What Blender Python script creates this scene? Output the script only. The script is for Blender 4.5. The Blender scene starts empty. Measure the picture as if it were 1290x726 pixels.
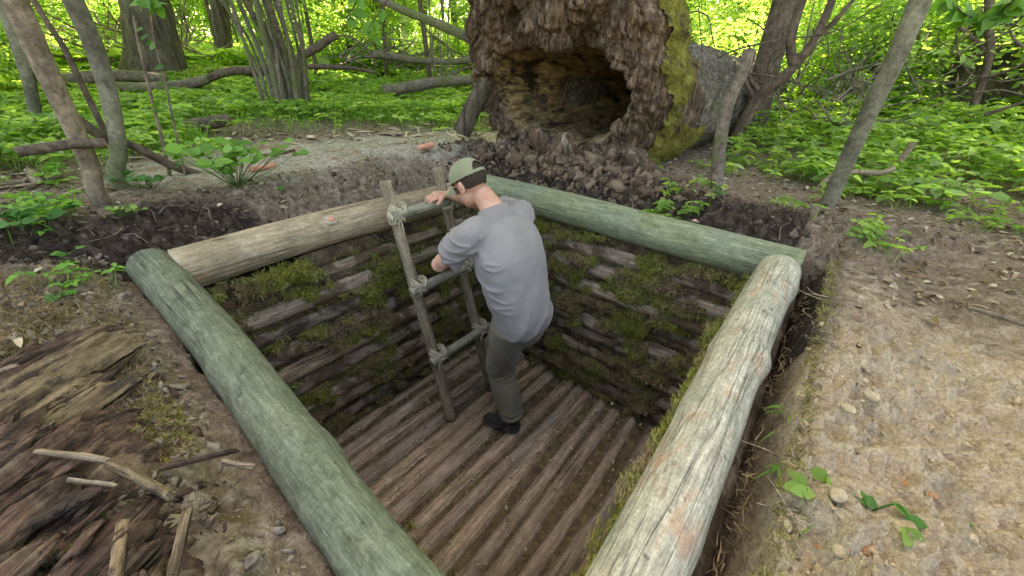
import bpy, math, random
import numpy as np
from mathutils import Matrix, Vector

random.seed(7)
RNG = np.random.default_rng(11)
S = bpy.context.scene
COL = S.collection
rad = math.radians

# ------------------------------------------------------------------ camera
CAM = np.array([0.0, 0.0, 0.75])
RM = np.array([[0.63909298, 0.37149948, -0.67345995],
               [-0.76884298, 0.33247264, -0.54620729],
               [0.02099128, 0.8668622, 0.4981057]])
FPX = 473.1448
cd = bpy.data.cameras.new('camera')
cam = bpy.data.objects.new('camera', cd)
COL.objects.link(cam)
M4 = Matrix([[*RM[0], CAM[0]], [*RM[1], CAM[1]], [*RM[2], CAM[2]], [0, 0, 0, 1]])
cam.matrix_world = M4
cd.sensor_width = 36.0
cd.lens = FPX / 1290 * 36.0
cd.clip_start = 0.02
cd.clip_end = 400
S.camera = cam

# ------------------------------------------------------------------ sky, sun
SUN_EL, SUN_AZ = rad(56), rad(38)          # azimuth clockwise from +Y
wd = bpy.data.worlds.new('World'); S.world = wd; wd.use_nodes = True
wn = wd.node_tree.nodes; wl = wd.node_tree.links
sky = wn.new('ShaderNodeTexSky'); sky.sky_type = 'NISHITA'; sky.sun_disc = False
sky.sun_elevation = SUN_EL; sky.sun_rotation = SUN_AZ
sky.air_density = 1.0; sky.dust_density = 4.0; sky.ozone_density = 0.6
bg = wn['Background']; bg.inputs['Strength'].default_value = 0.15
wl.new(sky.outputs[0], bg.inputs['Color'])
sd = bpy.data.lights.new('sun', 'SUN'); sd.energy = 5.0; sd.angle = rad(0.6); sd.color = (1.0, 0.95, 0.86)
sun = bpy.data.objects.new('sun', sd); COL.objects.link(sun)
sv = Vector((math.sin(SUN_AZ) * math.cos(SUN_EL), math.cos(SUN_AZ) * math.cos(SUN_EL), math.sin(SUN_EL)))
sun.rotation_euler = sv.to_track_quat('Z', 'Y').to_euler()
sun.location = sv * 30
S.view_settings.view_transform = 'Standard'
S.view_settings.look = 'None'
S.view_settings.exposure = 2.75
S.view_settings.use_white_balance = True
S.view_settings.white_balance_temperature = 8900
S.view_settings.white_balance_tint = 12
S.view_settings.gamma = 1.0
S.view_settings.use_curve_mapping = False
S.render.engine = 'CYCLES'
S.cycles.use_denoising = True
S.cycles.max_bounces = 7
S.cycles.diffuse_bounces = 4
S.cycles.transmission_bounces = 4
S.cycles.caustics_reflective = False
S.cycles.caustics_refractive = False

# ------------------------------------------------------------------ plan helpers: photo pixel -> place in the world
def ray(x, y):
    r = RM @ (np.array([x - 645.0, -(y - 363.0), -FPX])); return r / np.linalg.norm(r)
def PZ(x, y, z):                  # where the sight line meets height z
    r = ray(x, y); return CAM + r * ((z - CAM[2]) / r[2])
def PH(x, y, r):                  # at horizontal range r
    d = ray(x, y); return CAM + d * (r / math.hypot(d[0], d[1]))

# ------------------------------------------------------------------ noise (numpy)
_perm = np.random.default_rng(3).permutation(256)
_perm = np.concatenate([_perm, _perm, _perm])
_g = np.random.default_rng(5).normal(size=(256, 3)); _g /= np.linalg.norm(_g, axis=1)[:, None]
def perlin(p):
    p = np.asarray(p, float); i = np.floor(p).astype(int); f = p - i; i &= 255
    u = f * f * f * (f * (f * 6 - 15) + 10)
    def gr(dx, dy, dz):
        h = _perm[_perm[_perm[(i[:, 0] + dx) & 255] + ((i[:, 1] + dy) & 255)] + ((i[:, 2] + dz) & 255)]
        g = _g[h]
        return g[:, 0] * (f[:, 0] - dx) + g[:, 1] * (f[:, 1] - dy) + g[:, 2] * (f[:, 2] - dz)
    def L(a, b, t): return a + (b - a) * t
    x00 = L(gr(0, 0, 0), gr(1, 0, 0), u[:, 0]); x10 = L(gr(0, 1, 0), gr(1, 1, 0), u[:, 0])
    x01 = L(gr(0, 0, 1), gr(1, 0, 1), u[:, 0]); x11 = L(gr(0, 1, 1), gr(1, 1, 1), u[:, 0])
    return L(L(x00, x10, u[:, 1]), L(x01, x11, u[:, 1]), u[:, 2]) * 1.6
def fbm(p, o=4, rid=False):
    p = np.asarray(p, float); a = 1.0; s = np.zeros(len(p)); t = 0
    for k in range(o):
        n = perlin(p + 17.3 * k)
        s += a * ((1 - 2 * np.abs(n)) if rid else n); t += a; a *= .5; p = p * 2.03
    return s / t
def sstep(a, b, x):
    t = np.clip((x - a) / (b - a), 0, 1); return t * t * (3 - 2 * t)

# ------------------------------------------------------------------ mesh helpers
def mkmesh(name, V, Fs, mats=None, smooth=True, mi=None):
    V = np.asarray(V, float)
    if not isinstance(Fs, (list, tuple)): Fs = [Fs]
    Fs = [np.asarray(f, int) for f in Fs if len(f)]
    me = bpy.data.meshes.new(name)
    me.vertices.add(len(V)); me.vertices.foreach_set('co', V.ravel())
    tot = sum(len(f) for f in Fs); nl = sum(f.size for f in Fs)
    me.loops.add(nl); me.polygons.add(tot)
    me.loops.foreach_set('vertex_index', np.concatenate([f.ravel() for f in Fs]))
    cnt = np.concatenate([np.full(len(f), f.shape[1]) for f in Fs])
    st = np.concatenate([[0], np.cumsum(cnt)[:-1]])
    me.polygons.foreach_set('loop_start', st)
    if smooth: me.polygons.foreach_set('use_smooth', np.ones(tot, bool))
    for m in (mats or []): me.materials.append(m)
    if mi is not None: me.polygons.foreach_set('material_index', np.asarray(mi, np.int32))
    me.update(calc_edges=True); me.validate()
    return me
def link(name, me, parent=None, loc=None, rot=None):
    o = bpy.data.objects.new(name, me); COL.objects.link(o)
    if parent is not None: o.parent = parent
    if loc is not None: o.location = loc
    if rot is not None: o.rotation_euler = rot
    return o
def obj(name, V, Fs, mat, parent=None, smooth=True, loc=None, rot=None, mi=None):
    mats = mat if isinstance(mat, list) else [mat]
    return link(name, mkmesh(name, V, Fs, mats, smooth, mi), parent, loc, rot)
def tag(o, label=None, cat=None, group=None, kind=None):
    if label: o['label'] = label
    if cat: o['category'] = cat
    if group: o['group'] = group
    if kind: o['kind'] = kind
    return o
def empty(name, loc=(0, 0, 0), rot=None):
    o = bpy.data.objects.new(name, None); COL.objects.link(o); o.location = loc
    if rot is not None: o.rotation_euler = rot
    o.empty_display_size = .1
    return o
def join(parts):
    V = []; F3 = []; F4 = []; k = 0
    for v, fs in parts:
        if not isinstance(fs, (list, tuple)): fs = [fs]
        V.append(v)
        for f in fs:
            if len(f) == 0: continue
            f = np.asarray(f)
            (F3 if f.shape[1] == 3 else F4).append(f + k)
        k += len(v)
    out = []
    if F4: out.append(np.concatenate(F4))
    if F3: out.append(np.concatenate(F3))
    return np.concatenate(V), out

def crom(P, n):
    """smooth curve through P (with radius as 4th column)"""
    P = np.asarray(P, float)
    if len(P) == 2: 
        t = np.linspace(0, 1, n)[:, None]; return P[0] * (1 - t) + P[1] * t
    Q = np.vstack([2 * P[0] - P[1], P, 2 * P[-1] - P[-2]])
    ts = np.linspace(0, len(P) - 1 - 1e-6, n); i = ts.astype(int); t = (ts - i)[:, None]
    a, b, c, d = Q[i], Q[i + 1], Q[i + 2], Q[i + 3]
    return .5 * ((2 * b) + (-a + c) * t + (2 * a - 5 * b + 4 * c - d) * t * t + (-a + 3 * b - 3 * c + d) * t ** 3)
def tube(P, n=40, m=16, disp=0.0, freq=(3, 3, 3), rough=0.0, cap='flat', squash=1.0, seed=0, knots=()):
    """P rows: x,y,z,r. Returns V, [quads, tris]. cap: flat / round / none"""
    C = crom(P, n); X = C[:, :3]; r = np.maximum(C[:, 3], 1e-4)
    T = np.gradient(X, axis=0); T /= np.linalg.norm(T, axis=1)[:, None] + 1e-12
    up = np.array([0, 0, 1.0]) if abs(T[0, 2]) < .9 else np.array([1.0, 0, 0])
    A = np.zeros_like(T); a = np.cross(T[0], up); a /= np.linalg.norm(a)
    for k in range(n):
        a = a - T[k] * np.dot(a, T[k]); a /= np.linalg.norm(a); A[k] = a
    B = np.cross(T, A)
    if cap == 'round':
        L = np.concatenate([[0], np.cumsum(np.linalg.norm(np.diff(X, axis=0), axis=1))])
        rr = r.copy()
        for k in range(n):
            e = min(L[k], L[-1] - L[k]); q = min(1, e / (r[k] * .55)) 
            rr[k] = r[k] * math.sqrt(max(0.12, 1 - (1 - q) ** 2))
        r = rr
    th = np.linspace(0, 2 * np.pi, m, endpoint=False)
    ct, st = np.cos(th), np.sin(th)
    dirs = A[:, None, :] * ct[None, :, None] + B[:, None, :] * (st[None, :, None] * squash)
    R = np.repeat(r[:, None], m, 1)
    if disp or rough:
        Pn = (X[:, None, :] + dirs * r[:, None, None]).reshape(-1, 3)
        if disp: R = R * (1 + disp * fbm(Pn * np.array(freq) + seed * 7.7, 3).reshape(n, m))
        if rough: R = R * (1 + rough * fbm(Pn * np.array(freq) * 5 + seed * 3.1, 2).reshape(n, m))
    for (tk, thk, amp, wid) in knots:
        dt = (np.arange(n) / (n - 1) - tk)[:, None] * np.linalg.norm(X[-1] - X[0]); da = np.angle(np.exp(1j * (th - thk)))[None, :] * r.mean()
        R = R + amp * np.exp(-(dt ** 2 + da ** 2) / (2 * wid ** 2))
    V = (X[:, None, :] + dirs * R[:, :, None]).reshape(-1, 3)
    i = np.arange(n - 1)[:, None] * m; j = np.arange(m)[None, :]; j2 = (j + 1) % m
    F = np.stack([i + j, i + j2, i + m + j2, i + m + j], -1).reshape(-1, 4)
    V = np.vstack([V, X[0] , X[-1]]); c0 = n * m; jj = np.arange(m); jn = (jj + 1) % m
    T1 = np.stack([np.full(m, c0), jn, jj], -1); b = (n - 1) * m
    T2 = np.stack([np.full(m, c0 + 1), b + jj, b + jn], -1)
    if cap == 'none': return V[:-2], [F]
    return V, [F, np.vstack([T1, T2])]

_t = (1 + 5 ** .5) / 2
def ico(sub):
    V = [(-1, _t, 0), (1, _t, 0), (-1, -_t, 0), (1, -_t, 0), (0, -1, _t), (0, 1, _t), (0, -1, -_t), (0, 1, -_t), (_t, 0, -1), (_t, 0, 1), (-_t, 0, -1), (-_t, 0, 1)]
    F = [(0, 11, 5), (0, 5, 1), (0, 1, 7), (0, 7, 10), (0, 10, 11), (1, 5, 9), (5, 11, 4), (11, 10, 2), (10, 7, 6), (7, 1, 8), (3, 9, 4), (3, 4, 2), (3, 2, 6), (3, 6, 8), (3, 8, 9), (4, 9, 5), (2, 4, 11), (6, 2, 10), (8, 6, 7), (9, 8, 1)]
    V = [np.array(v, float) / np.linalg.norm(v) for v in V]
    for _ in range(sub):
        c = {}; G = []
        def mid(a, b):
            k = (min(a, b), max(a, b))
            if k not in c:
                v = V[a] + V[b]; V.append(v / np.linalg.norm(v)); c[k] = len(V) - 1
            return c[k]
        for a, b, d in F:
            x, y, z = mid(a, b), mid(b, d), mid(d, a); G += [(a, x, z), (b, y, x), (d, z, y), (x, y, z)]
        F = G
    return np.array(V), np.array(F)
def rotmats(n, rng=RNG):
    q = rng.normal(size=(n, 4)); q /= np.linalg.norm(q, axis=1)[:, None]; w, x, y, z = q.T
    return np.stack([1 - 2 * (y * y + z * z), 2 * (x * y - z * w), 2 * (x * z + y * w), 2 * (x * y + z * w), 1 - 2 * (x * x + z * z), 2 * (y * z - x * w), 2 * (x * z - y * w), 2 * (y * z + x * w), 1 - 2 * (x * x + y * y)], -1).reshape(n, 3, 3)
def chunks(P, size, aspect=(1, .8, .6), sub=1, jag=.25, rot=None):
    """many irregular lumps at P (n,3) with sizes (n,)"""
    B, F = ico(sub); n = len(P)
    U = B[None] * (1 + jag * RNG.normal(size=(n, len(B), 1)))
    U = U * np.array(aspect)[None, None] * np.asarray(size)[:, None, None]
    Rm = rotmats(n) if rot is None else rot
    V = np.einsum('nij,nkj->nki', Rm, U) + P[:, None]
    return V.reshape(-1, 3), (F[None] + (np.arange(n) * len(B))[:, None, None]).reshape(-1, 3)
def basis(D, U):
    D = D / (np.linalg.norm(D, axis=1)[:, None] + 1e-9)
    Sd = np.cross(D, U); Sd /= np.linalg.norm(Sd, axis=1)[:, None] + 1e-9
    return D, Sd, np.cross(Sd, D)
def leaves(P, D, U, ln, wd, fold=.25, fine=False, droop=.15):
    """leaf blades: P base points, D direction, U up hint, ln/wd arrays"""
    n = len(P); D, Sd, N = basis(D, U)
    ln = np.broadcast_to(ln, n); wd = np.broadcast_to(wd, n)
    if fine:
        st = [(0, 0, 0), (.22, .38, .0), (.22, -.38, .0), (.5, .5, -.04), (.5, -.5, -.04), (.8, .27, -.12), (.8, -.27, -.12), (1, 0, -.22), (.22, 0, -.05), (.5, 0, -.1), (.8, 0, -.16)]
        F = [(0, 1, 8), (0, 8, 2), (7, 10, 5), (7, 6, 10)]
        F4 = [(1, 3, 9, 8), (8, 9, 4, 2), (3, 5, 10, 9), (9, 10, 6, 4)]
    else:
        st = [(0, 0, 0), (.28, .46, .5), (.70, .36, .25), (1, 0, -.4), (.70, -.36, .25), (.28, -.46, .5)]
        F = []; F4 = [(0, 3, 2, 1), (0, 5, 4, 3)]
    st = np.array(st); V = np.zeros((n, len(st), 3))
    for k, (a, b, c) in enumerate(st):
        h = c * ln * (droop * 2 if fine else 1) * (1 if fine else .3) + abs(b) * wd * fold * (1 if fine else 0)
        V[:, k] = P + D * (a * ln)[:, None] + Sd * (b * wd)[:, None] + N * h[:, None]
    off = (np.arange(n) * len(st))[:, None, None]
    out = [(np.array(F)[None] + off).reshape(-1, 3)] if F else []
    if F4: out.insert(0, (np.array(F4)[None] + off).reshape(-1, 4))
    return V.reshape(-1, 3), out
def fronds(P, D, ln, wd, bend=.4):
    """thin strands with one bend: 2 quads-ish (5 verts)"""
    n = len(P); U = RNG.normal(size=(n, 3)); D, Sd, N = basis(D, U)
    ln = np.broadcast_to(ln, n)[:, None]; wd = np.broadcast_to(wd, n)[:, None]
    V = np.zeros((n, 5, 3)); b = bend
    V[:, 0] = P + Sd * wd * .5; V[:, 1] = P - Sd * wd * .5
    V[:, 2] = P + D * ln * .55 + Sd * wd * .45 + N * ln * b * .2; V[:, 3] = P + D * ln * .55 - Sd * wd * .45 + N * ln * b * .2
    V[:, 4] = P + D * ln * .9 + N * ln * b * .7
    off = (np.arange(n) * 5)[:, None, None]
    return V.reshape(-1, 3), [(np.array([[0, 2, 3, 1]])[None] + off).reshape(-1, 4), (np.array([[2, 4, 3]])[None] + off).reshape(-1, 3)]

# ------------------------------------------------------------------ materials
def newmat(name):
    m = bpy.data.materials.new(name); m.use_nodes = True; nt = m.node_tree
    b = nt.nodes['Principled BSDF']; b.inputs['Specular IOR Level'].default_value = .25
    return m, nt, b
def _coord(nt, scale, rnd=True, obj_space=True):
    tc = nt.nodes.new('ShaderNodeTexCoord'); mp = nt.nodes.new('ShaderNodeMapping')
    nt.links.new(tc.outputs['Object'], mp.inputs['Vector']); mp.inputs['Scale'].default_value = scale
    if rnd:
        oi = nt.nodes.new('ShaderNodeObjectInfo'); ml = nt.nodes.new('ShaderNodeVectorMath'); ml.operation = 'SCALE'
        cb = nt.nodes.new('ShaderNodeCombineXYZ')
        for k in range(3): nt.links.new(oi.outputs['Random'], cb.inputs[k])
        nt.links.new(cb.outputs[0], ml.inputs[0]); ml.inputs['Scale'].default_value = 37.0
        nt.links.new(ml.outputs[0], mp.inputs['Location'])
    return mp.outputs[0]
def _noise(nt, vec, scale, detail=4, rough=.55, dist=0.0):
    n = nt.nodes.new('ShaderNodeTexNoise'); nt.links.new(vec, n.inputs['Vector'])
    n.inputs['Scale'].default_value = scale; n.inputs['Detail'].default_value = detail
    n.inputs['Roughness'].default_value = rough; n.inputs['Distortion'].default_value = dist
    return n.outputs['Fac']
def _ramp(nt, fac, stops):
    r = nt.nodes.new('ShaderNodeValToRGB'); nt.links.new(fac, r.inputs[0]); e = r.color_ramp.elements
    while len(e) < len(stops): e.new(.5)
    for k, (p, c) in enumerate(stops):
        e[k].position = p; e[k].color = (*c, 1) if len(c) == 3 else c
    return r.outputs[0]
def _mix(nt, fac, a, b, mode='MIX'):
    n = nt.nodes.new('ShaderNodeMix'); n.data_type = 'RGBA'; n.blend_type = mode
    for s, v in ((0, fac), (6, a), (7, b)):
        if isinstance(v, (int, float)): n.inputs[s].default_value = v
        elif isinstance(v, tuple): n.inputs[s].default_value = (*v, 1)
        else: nt.links.new(v, n.inputs[s])
    return n.outputs[2]
def _bw(a, b): return [(a, (0, 0, 0)), (b, (1, 1, 1))]
def _bump(nt, b, fac, dist, strength=1.0):
    n = nt.nodes.new('ShaderNodeBump'); nt.links.new(fac, n.inputs['Height'])
    n.inputs['Distance'].default_value = dist; n.inputs['Strength'].default_value = strength
    nt.links.new(n.outputs[0], b.inputs['Normal']); return n
def _madd(nt, a, b, ka=1.0, kb=1.0):
    m = nt.nodes.new('ShaderNodeMath'); m.operation = 'MULTIPLY_ADD'; nt.links.new(b, m.inputs[0]); m.inputs[1].default_value = kb
    nt.links.new(a, m.inputs[2]); return m.outputs[0]

def mat_wood(name, cols, patch=None, patch_rng=(.55, .65), patch2=None, patch2_rng=(.6, .68), axis=0, stretch=.08, scale=60, bump=.004, rough=.75, dark=(.03, .025, .02), cracks=.35, crack_scale=14, patch_scale=3.0, spots=0.25, huevar=.0):
    m, nt, b = newmat(name)
    sc = [1, 1, 1]; sc[axis] = stretch
    v = _coord(nt, sc); vi = _coord(nt, (1, 1, 1))
    n1 = _noise(nt, v, scale, 6, .6, .3)
    c = _ramp(nt, n1, [(.3, cols[0]), (.5, cols[1]), (.7, cols[2])])
    if patch:
        c = _mix(nt, _ramp(nt, _noise(nt, vi, patch_scale, 5, .6, .5), _bw(*patch_rng)), c, _mix(nt, n1, tuple(.7 * x for x in patch), patch))
    if patch2:
        c = _mix(nt, _ramp(nt, _noise(nt, _coord(nt, [2.3 * s if k != axis else 1.1 for k, s in enumerate((1, 1, 1))]), patch_scale * 1.3, 5, .65, .3), _bw(*patch2_rng)), c, _mix(nt, n1, tuple(.75 * x for x in patch2), patch2))
    c = _mix(nt, .38, c, _ramp(nt, _noise(nt, v, scale * 3.2, 4, .7), [(.36, (.22, .22, .21)), (.64, (.80, .80, .78))]), 'OVERLAY')
    c = _mix(nt, .35, c, _ramp(nt, _noise(nt, vi, 26, 6, .75, .5), [(.38, (.25, .26, .24)), (.62, (.76, .76, .72))]), 'OVERLAY')
    # fine lichen-like speckle
    c = _mix(nt, .30, c, _ramp(nt, _noise(nt, vi, 140, 3, .7), [(.3, (.15, .15, .14)), (.7, (.9, .9, .88))]), 'OVERLAY')
    # cracks along the grain
    cr = _noise(nt, _coord(nt, [s * (.35 if k == axis else 1) for k, s in enumerate(sc)]), crack_scale, 5, .65, .6)
    crf = _ramp(nt, cr, [(.485, (0, 0, 0)), (.5, (1, 1, 1)), (.515, (0, 0, 0))])
    mk = nt.nodes.new('ShaderNodeMath'); mk.operation = 'MULTIPLY'; nt.links.new(crf, mk.inputs[0])
    big = _ramp(nt, _noise(nt, vi, 2.2, 2), _bw(.45, .6)); nt.links.new(big, mk.inputs[1])
    mk2 = nt.nodes.new('ShaderNodeMath'); mk2.operation = 'MULTIPLY'; nt.links.new(mk.outputs[0], mk2.inputs[0]); mk2.inputs[1].default_value = cracks
    c = _mix(nt, mk2.outputs[0], c, dark)
    sp = _ramp(nt, _noise(nt, vi, 38, 2, .5), [(.68, (0, 0, 0)), (.74, (1, 1, 1))])
    ms = nt.nodes.new('ShaderNodeMath'); ms.operation = 'MULTIPLY'; nt.links.new(sp, ms.inputs[0]); ms.inputs[1].default_value = spots
    c = _mix(nt, ms.outputs[0], c, dark)
    if huevar:
        oi = nt.nodes.new('ShaderNodeObjectInfo')
        c = _mix(nt, 1.0, c, _ramp(nt, oi.outputs['Random'], [(0, (1 - huevar, 1 - huevar * .9, 1 - huevar * .8)), (.5, (1, 1, 1)), (1, (1 + huevar * .3, 1 + huevar * .1, 1 - huevar * .3))]), 'MULTIPLY')
    nt.links.new(c, b.inputs['Base Color']); b.inputs['Roughness'].default_value = rough
    h = _madd(nt, _madd(nt, n1, mk.outputs[0], kb=-.7), _noise(nt, vi, 90, 4, .6), kb=.35)
    _bump(nt, b, h, bump)
    return m
def mat_bark(name, c0, c1, moss=None, moss_rng=(.5, .6), scale=30, stretch=.25, bump=.02):
    m, nt, b = newmat(name)
    v = _coord(nt, (1, 1, stretch)); vi = _coord(nt, (1, 1, 1))
    n1 = _noise(nt, v, scale, 6, .65, .4)
    c = _ramp(nt, n1, [(.36, c0), (.62, c1)])
    c = _mix(nt, .35, c, _ramp(nt, _noise(nt, vi, 5, 4, .6), [(.35, (.2, .2, .2)), (.65, (.8, .8, .78))]), 'OVERLAY')
    if moss: c = _mix(nt, _ramp(nt, _noise(nt, vi, 3.5, 5, .6), _bw(*moss_rng)), c, moss)
    c = _mix(nt, .5, c, _ramp(nt, _noise(nt, vi, 48, 7, .75, .3), [(.36, (.18, .18, .17)), (.64, (.84, .83, .80))]), 'OVERLAY')
    nt.links.new(c, b.inputs['Base Color']); b.inputs['Roughness'].default_value = .85
    _bump(nt, b, _madd(nt, n1, _noise(nt, vi, 60, 6, .7), kb=.8), bump * 1.5)
    return m
def mat_leaf(name, stops, trans=.45, rough=.45):
    m, nt, b = newmat(name)
    g = nt.nodes.new('ShaderNodeNewGeometry')
    c = _ramp(nt, g.outputs['Random Per Island'], stops)
    big = _noise(nt, _coord(nt, (1, 1, 1), rnd=True), 1.2, 2)
    c = _mix(nt, .5, c, _ramp(nt, big, [(.35, (.32, .36, .36)), (.65, (.66, .64, .55))]), 'OVERLAY')
    nt.links.new(c, b.inputs['Base Color']); b.inputs['Roughness'].default_value = rough
    tr = nt.nodes.new('ShaderNodeBsdfTranslucent')
    tc = _mix(nt, 1.0, c, (1.45, 1.6, .75), 'MULTIPLY'); nt.links.new(tc, tr.inputs['Color'])
    mx = nt.nodes.new('ShaderNodeMixShader'); mx.inputs[0].default_value = trans
    nt.links.new(b.outputs[0], mx.inputs[1]); nt.links.new(tr.outputs[0], mx.inputs[2])
    nt.links.new(mx.outputs[0], nt.nodes['Material Output'].inputs['Surface'])
    return m
def mat_lump(name, stops, scale=30, bump=.006, rough=.95, isl=.6, trans=0):
    """earthy, mossy or crumbly matter: colour by noise and by piece"""
    m, nt, b = newmat(name)
    vi = _coord(nt, (1, 1, 1), rnd=False); n1 = _noise(nt, vi, scale, 6, .65, .2)
    c = _ramp(nt, n1, stops)
    if isl:
        g = nt.nodes.new('ShaderNodeNewGeometry')
        c2 = _ramp(nt, g.outputs['Random Per Island'], [(k / (len(stops) - 1), s[1]) for k, s in enumerate(stops)])
        c = _mix(nt, isl, c, c2)
    nt.links.new(c, b.inputs['Base Color']); b.inputs['Roughness'].default_value = rough
    b.inputs['Specular IOR Level'].default_value = .1
    _bump(nt, b, _madd(nt, n1, _noise(nt, vi, scale * 5, 4, .7), kb=.5), bump)
    return m
def mat_cloth(name, col, col2=None, rough=.9, weave=900):
    m, nt, b = newmat(name)
    vi = _coord(nt, (1, 1, 1), rnd=False)
    c = _mix(nt, _ramp(nt, _noise(nt, vi, 6, 3), _bw(.35, .65)), col, col2 or tuple(.85 * x for x in col))
    nt.links.new(c, b.inputs['Base Color']); b.inputs['Roughness'].default_value = rough
    b.inputs['Specular IOR Level'].default_value = .15
    try: b.inputs['Sheen Weight'].default_value = .15
    except Exception: pass
    _bump(nt, b, _noise(nt, vi, weave, 2), .0006)
    return m
# ------------------------------------------------------------------ ground
def gh_base(x, y):
    d = np.hypot(x, y)
    z = .12 + .055 * np.clip(d - 4, 0, 40) + .02 * np.clip(d - 44, 0, 200)
    p = np.stack([x, y, 0 * x], -1)
    z = z + .10 * perlin(p * .35) * sstep(3, 7, d)
    return z
def gh(x, y, detail=True):
    x = np.asarray(x, float); y = np.asarray(y, float); sh = x.shape; x = x.ravel(); y = y.ravel()
    p = np.stack([x, y, 0 * x], -1)
    w1 = perlin(p * 6) * .03 + perlin(p * 19 + 5) * .012
    D = np.stack([y - 2.06, x - 2.12, -x + .075, -y - .066 + perlin(p * 4 + 9) * .016])   # back, right, left, near
    D = D + w1 * .6
    sdv = D.max(0)
    W = np.exp(14 * (D - sdv)); W /= W.sum(0)
    far = gh_base(x, y)
    zt = W[0] * (far + .0) + W[1] * (far - .03) + W[2] * (.03 + .25 * sstep(0, 1.2, -x) + 0 * x) + W[3] * (.045 + .05 * sstep(.3, .9, -y) - .035 * sstep(.22, .45, -y) * (1 - sstep(.45, .9, -y)))
    ze = W[0] * -.10 + W[1] * -.12 + W[2] * -.03 + W[3] * -.30
    wd_ = W[0] * .52 + W[1] * .26 + W[2] * .12 + W[3] * .07
    # beyond a couple of metres every side joins the same ground
    k = sstep(1.2, 2.6, sdv); zt = zt * (1 - k) + far * k
    t = np.clip(sdv / wd_, 0, 1); t = t ** .8
    z = ze + (zt - ze) * t
    # spoil under the hollow trunk
    g = np.exp(-(((x - 2.60) / .28) ** 2 + ((y - 1.75) / .75) ** 2)); z = z + .10 * g * sstep(0, .25, sdv)
    z = z + .07 * np.exp(-(((x - 1.9) / .8) ** 2 + ((y - 2.85) / .28) ** 2))
    if detail:
        n = fbm(p * 9, 4, rid=True); n2 = fbm(p * 34 + 3, 3)
        near = 1 - sstep(3.0, 6.0, np.hypot(x, y))
        dk = (W[0] + W[1]) * (1 - sstep(.4, .7, sdv))
        z = z + near * (.012 * n + .010 * n2 + .035 * dk * (n + 1.3 * n2))
        lw = W[2] * (1 - sstep(.5, .9, sdv)) * sstep(.03, .10, sdv); z = z + lw * (.05 * np.abs(fbm(p * 11 + 12, 4)) - .012 + .014 * (1 - 2 * np.abs(perlin(p * 23))) + .006 * (1 - 2 * np.abs(perlin(p * 60))))
        sandm = W[3] * (1 - sstep(1.2, 2.0, x))
        bl = np.abs(fbm(p * np.array([7, 7, 1]) + 31, 4)); lumps = np.clip(fbm(p * 15 + 60, 3) - .05, 0, 1) * (1 - .75 * sstep(.30, .5, -y)); crumb = (1 - 2 * np.abs(perlin(p * 17 + .5 * perlin(p * 6)[:, None]))) * (.35 + 1.2 * np.clip(fbm(p * 4 + 77, 2) + .25, 0, 1)); z = z + sandm * (.070 * bl - .02 +   .12 * lumps + .018 * crumb + .008 * (1 - 2 * np.abs(perlin(p * 43))))
        fine = 1 - sstep(1.0, 2.6, np.hypot(x, y))
        bl2 = np.abs(fbm(p * 26 + 7, 4)); z = z + fine * (.034 * bl2 - .008) * (.6 + .6 * W[3])
        z = z + fine * .004 * fbm(p * 110, 2)
        z = z + .03 * fbm(p * 1.7 + 4, 3) * sstep(.4, 1.2, sdv)
    ins = sstep(0, .045, -sdv); z = z * (1 - ins) + (-1.42) * ins
    return z.reshape(sh)
def axis_grid(a, b, h, lo, hi, r=1.07):
    c = list(np.arange(a, b, h)); s = h
    while c[-1] < hi: s *= r; c.append(c[-1] + s)
    s = h
    while c[0] > lo: s *= r; c.insert(0, c[0] - s)
    return np.array(c)
def fine_axis(segs, lo, hi, r=1.07):
    c = []
    for a, b2, h in segs: c += list(np.arange(a, b2 - h * .5, h))
    s = segs[-1][2]
    while c[-1] < hi: s *= r; c.append(c[-1] + s)
    s = segs[0][2]
    while c[0] > lo: s *= r; c.insert(0, c[0] - s)
    return np.array(c)
gx = fine_axis([(-.75, .25, .010), (.25, 1.7, .0085), (1.7, 3.3, .0125)], -90, 110)
gy = fine_axis([(-.95, -.70, .0125), (-.70, -.07, .0065), (-.07, 2.0, .0125), (2.0, 3.2, .012)], -90, 110)
GX, GY = np.meshgrid(gx, gy, indexing='ij')
GZ = gh(GX, GY)
nx, ny = GX.shape
V = np.stack([GX, GY, GZ], -1).reshape(-1, 3)
i = np.arange(nx - 1)[:, None] * ny; j = np.arange(ny - 1)[None]
Fg = np.stack([i + j, i + ny + j, i + ny + j + 1, i + j + 1], -1).reshape(-1, 4)

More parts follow.
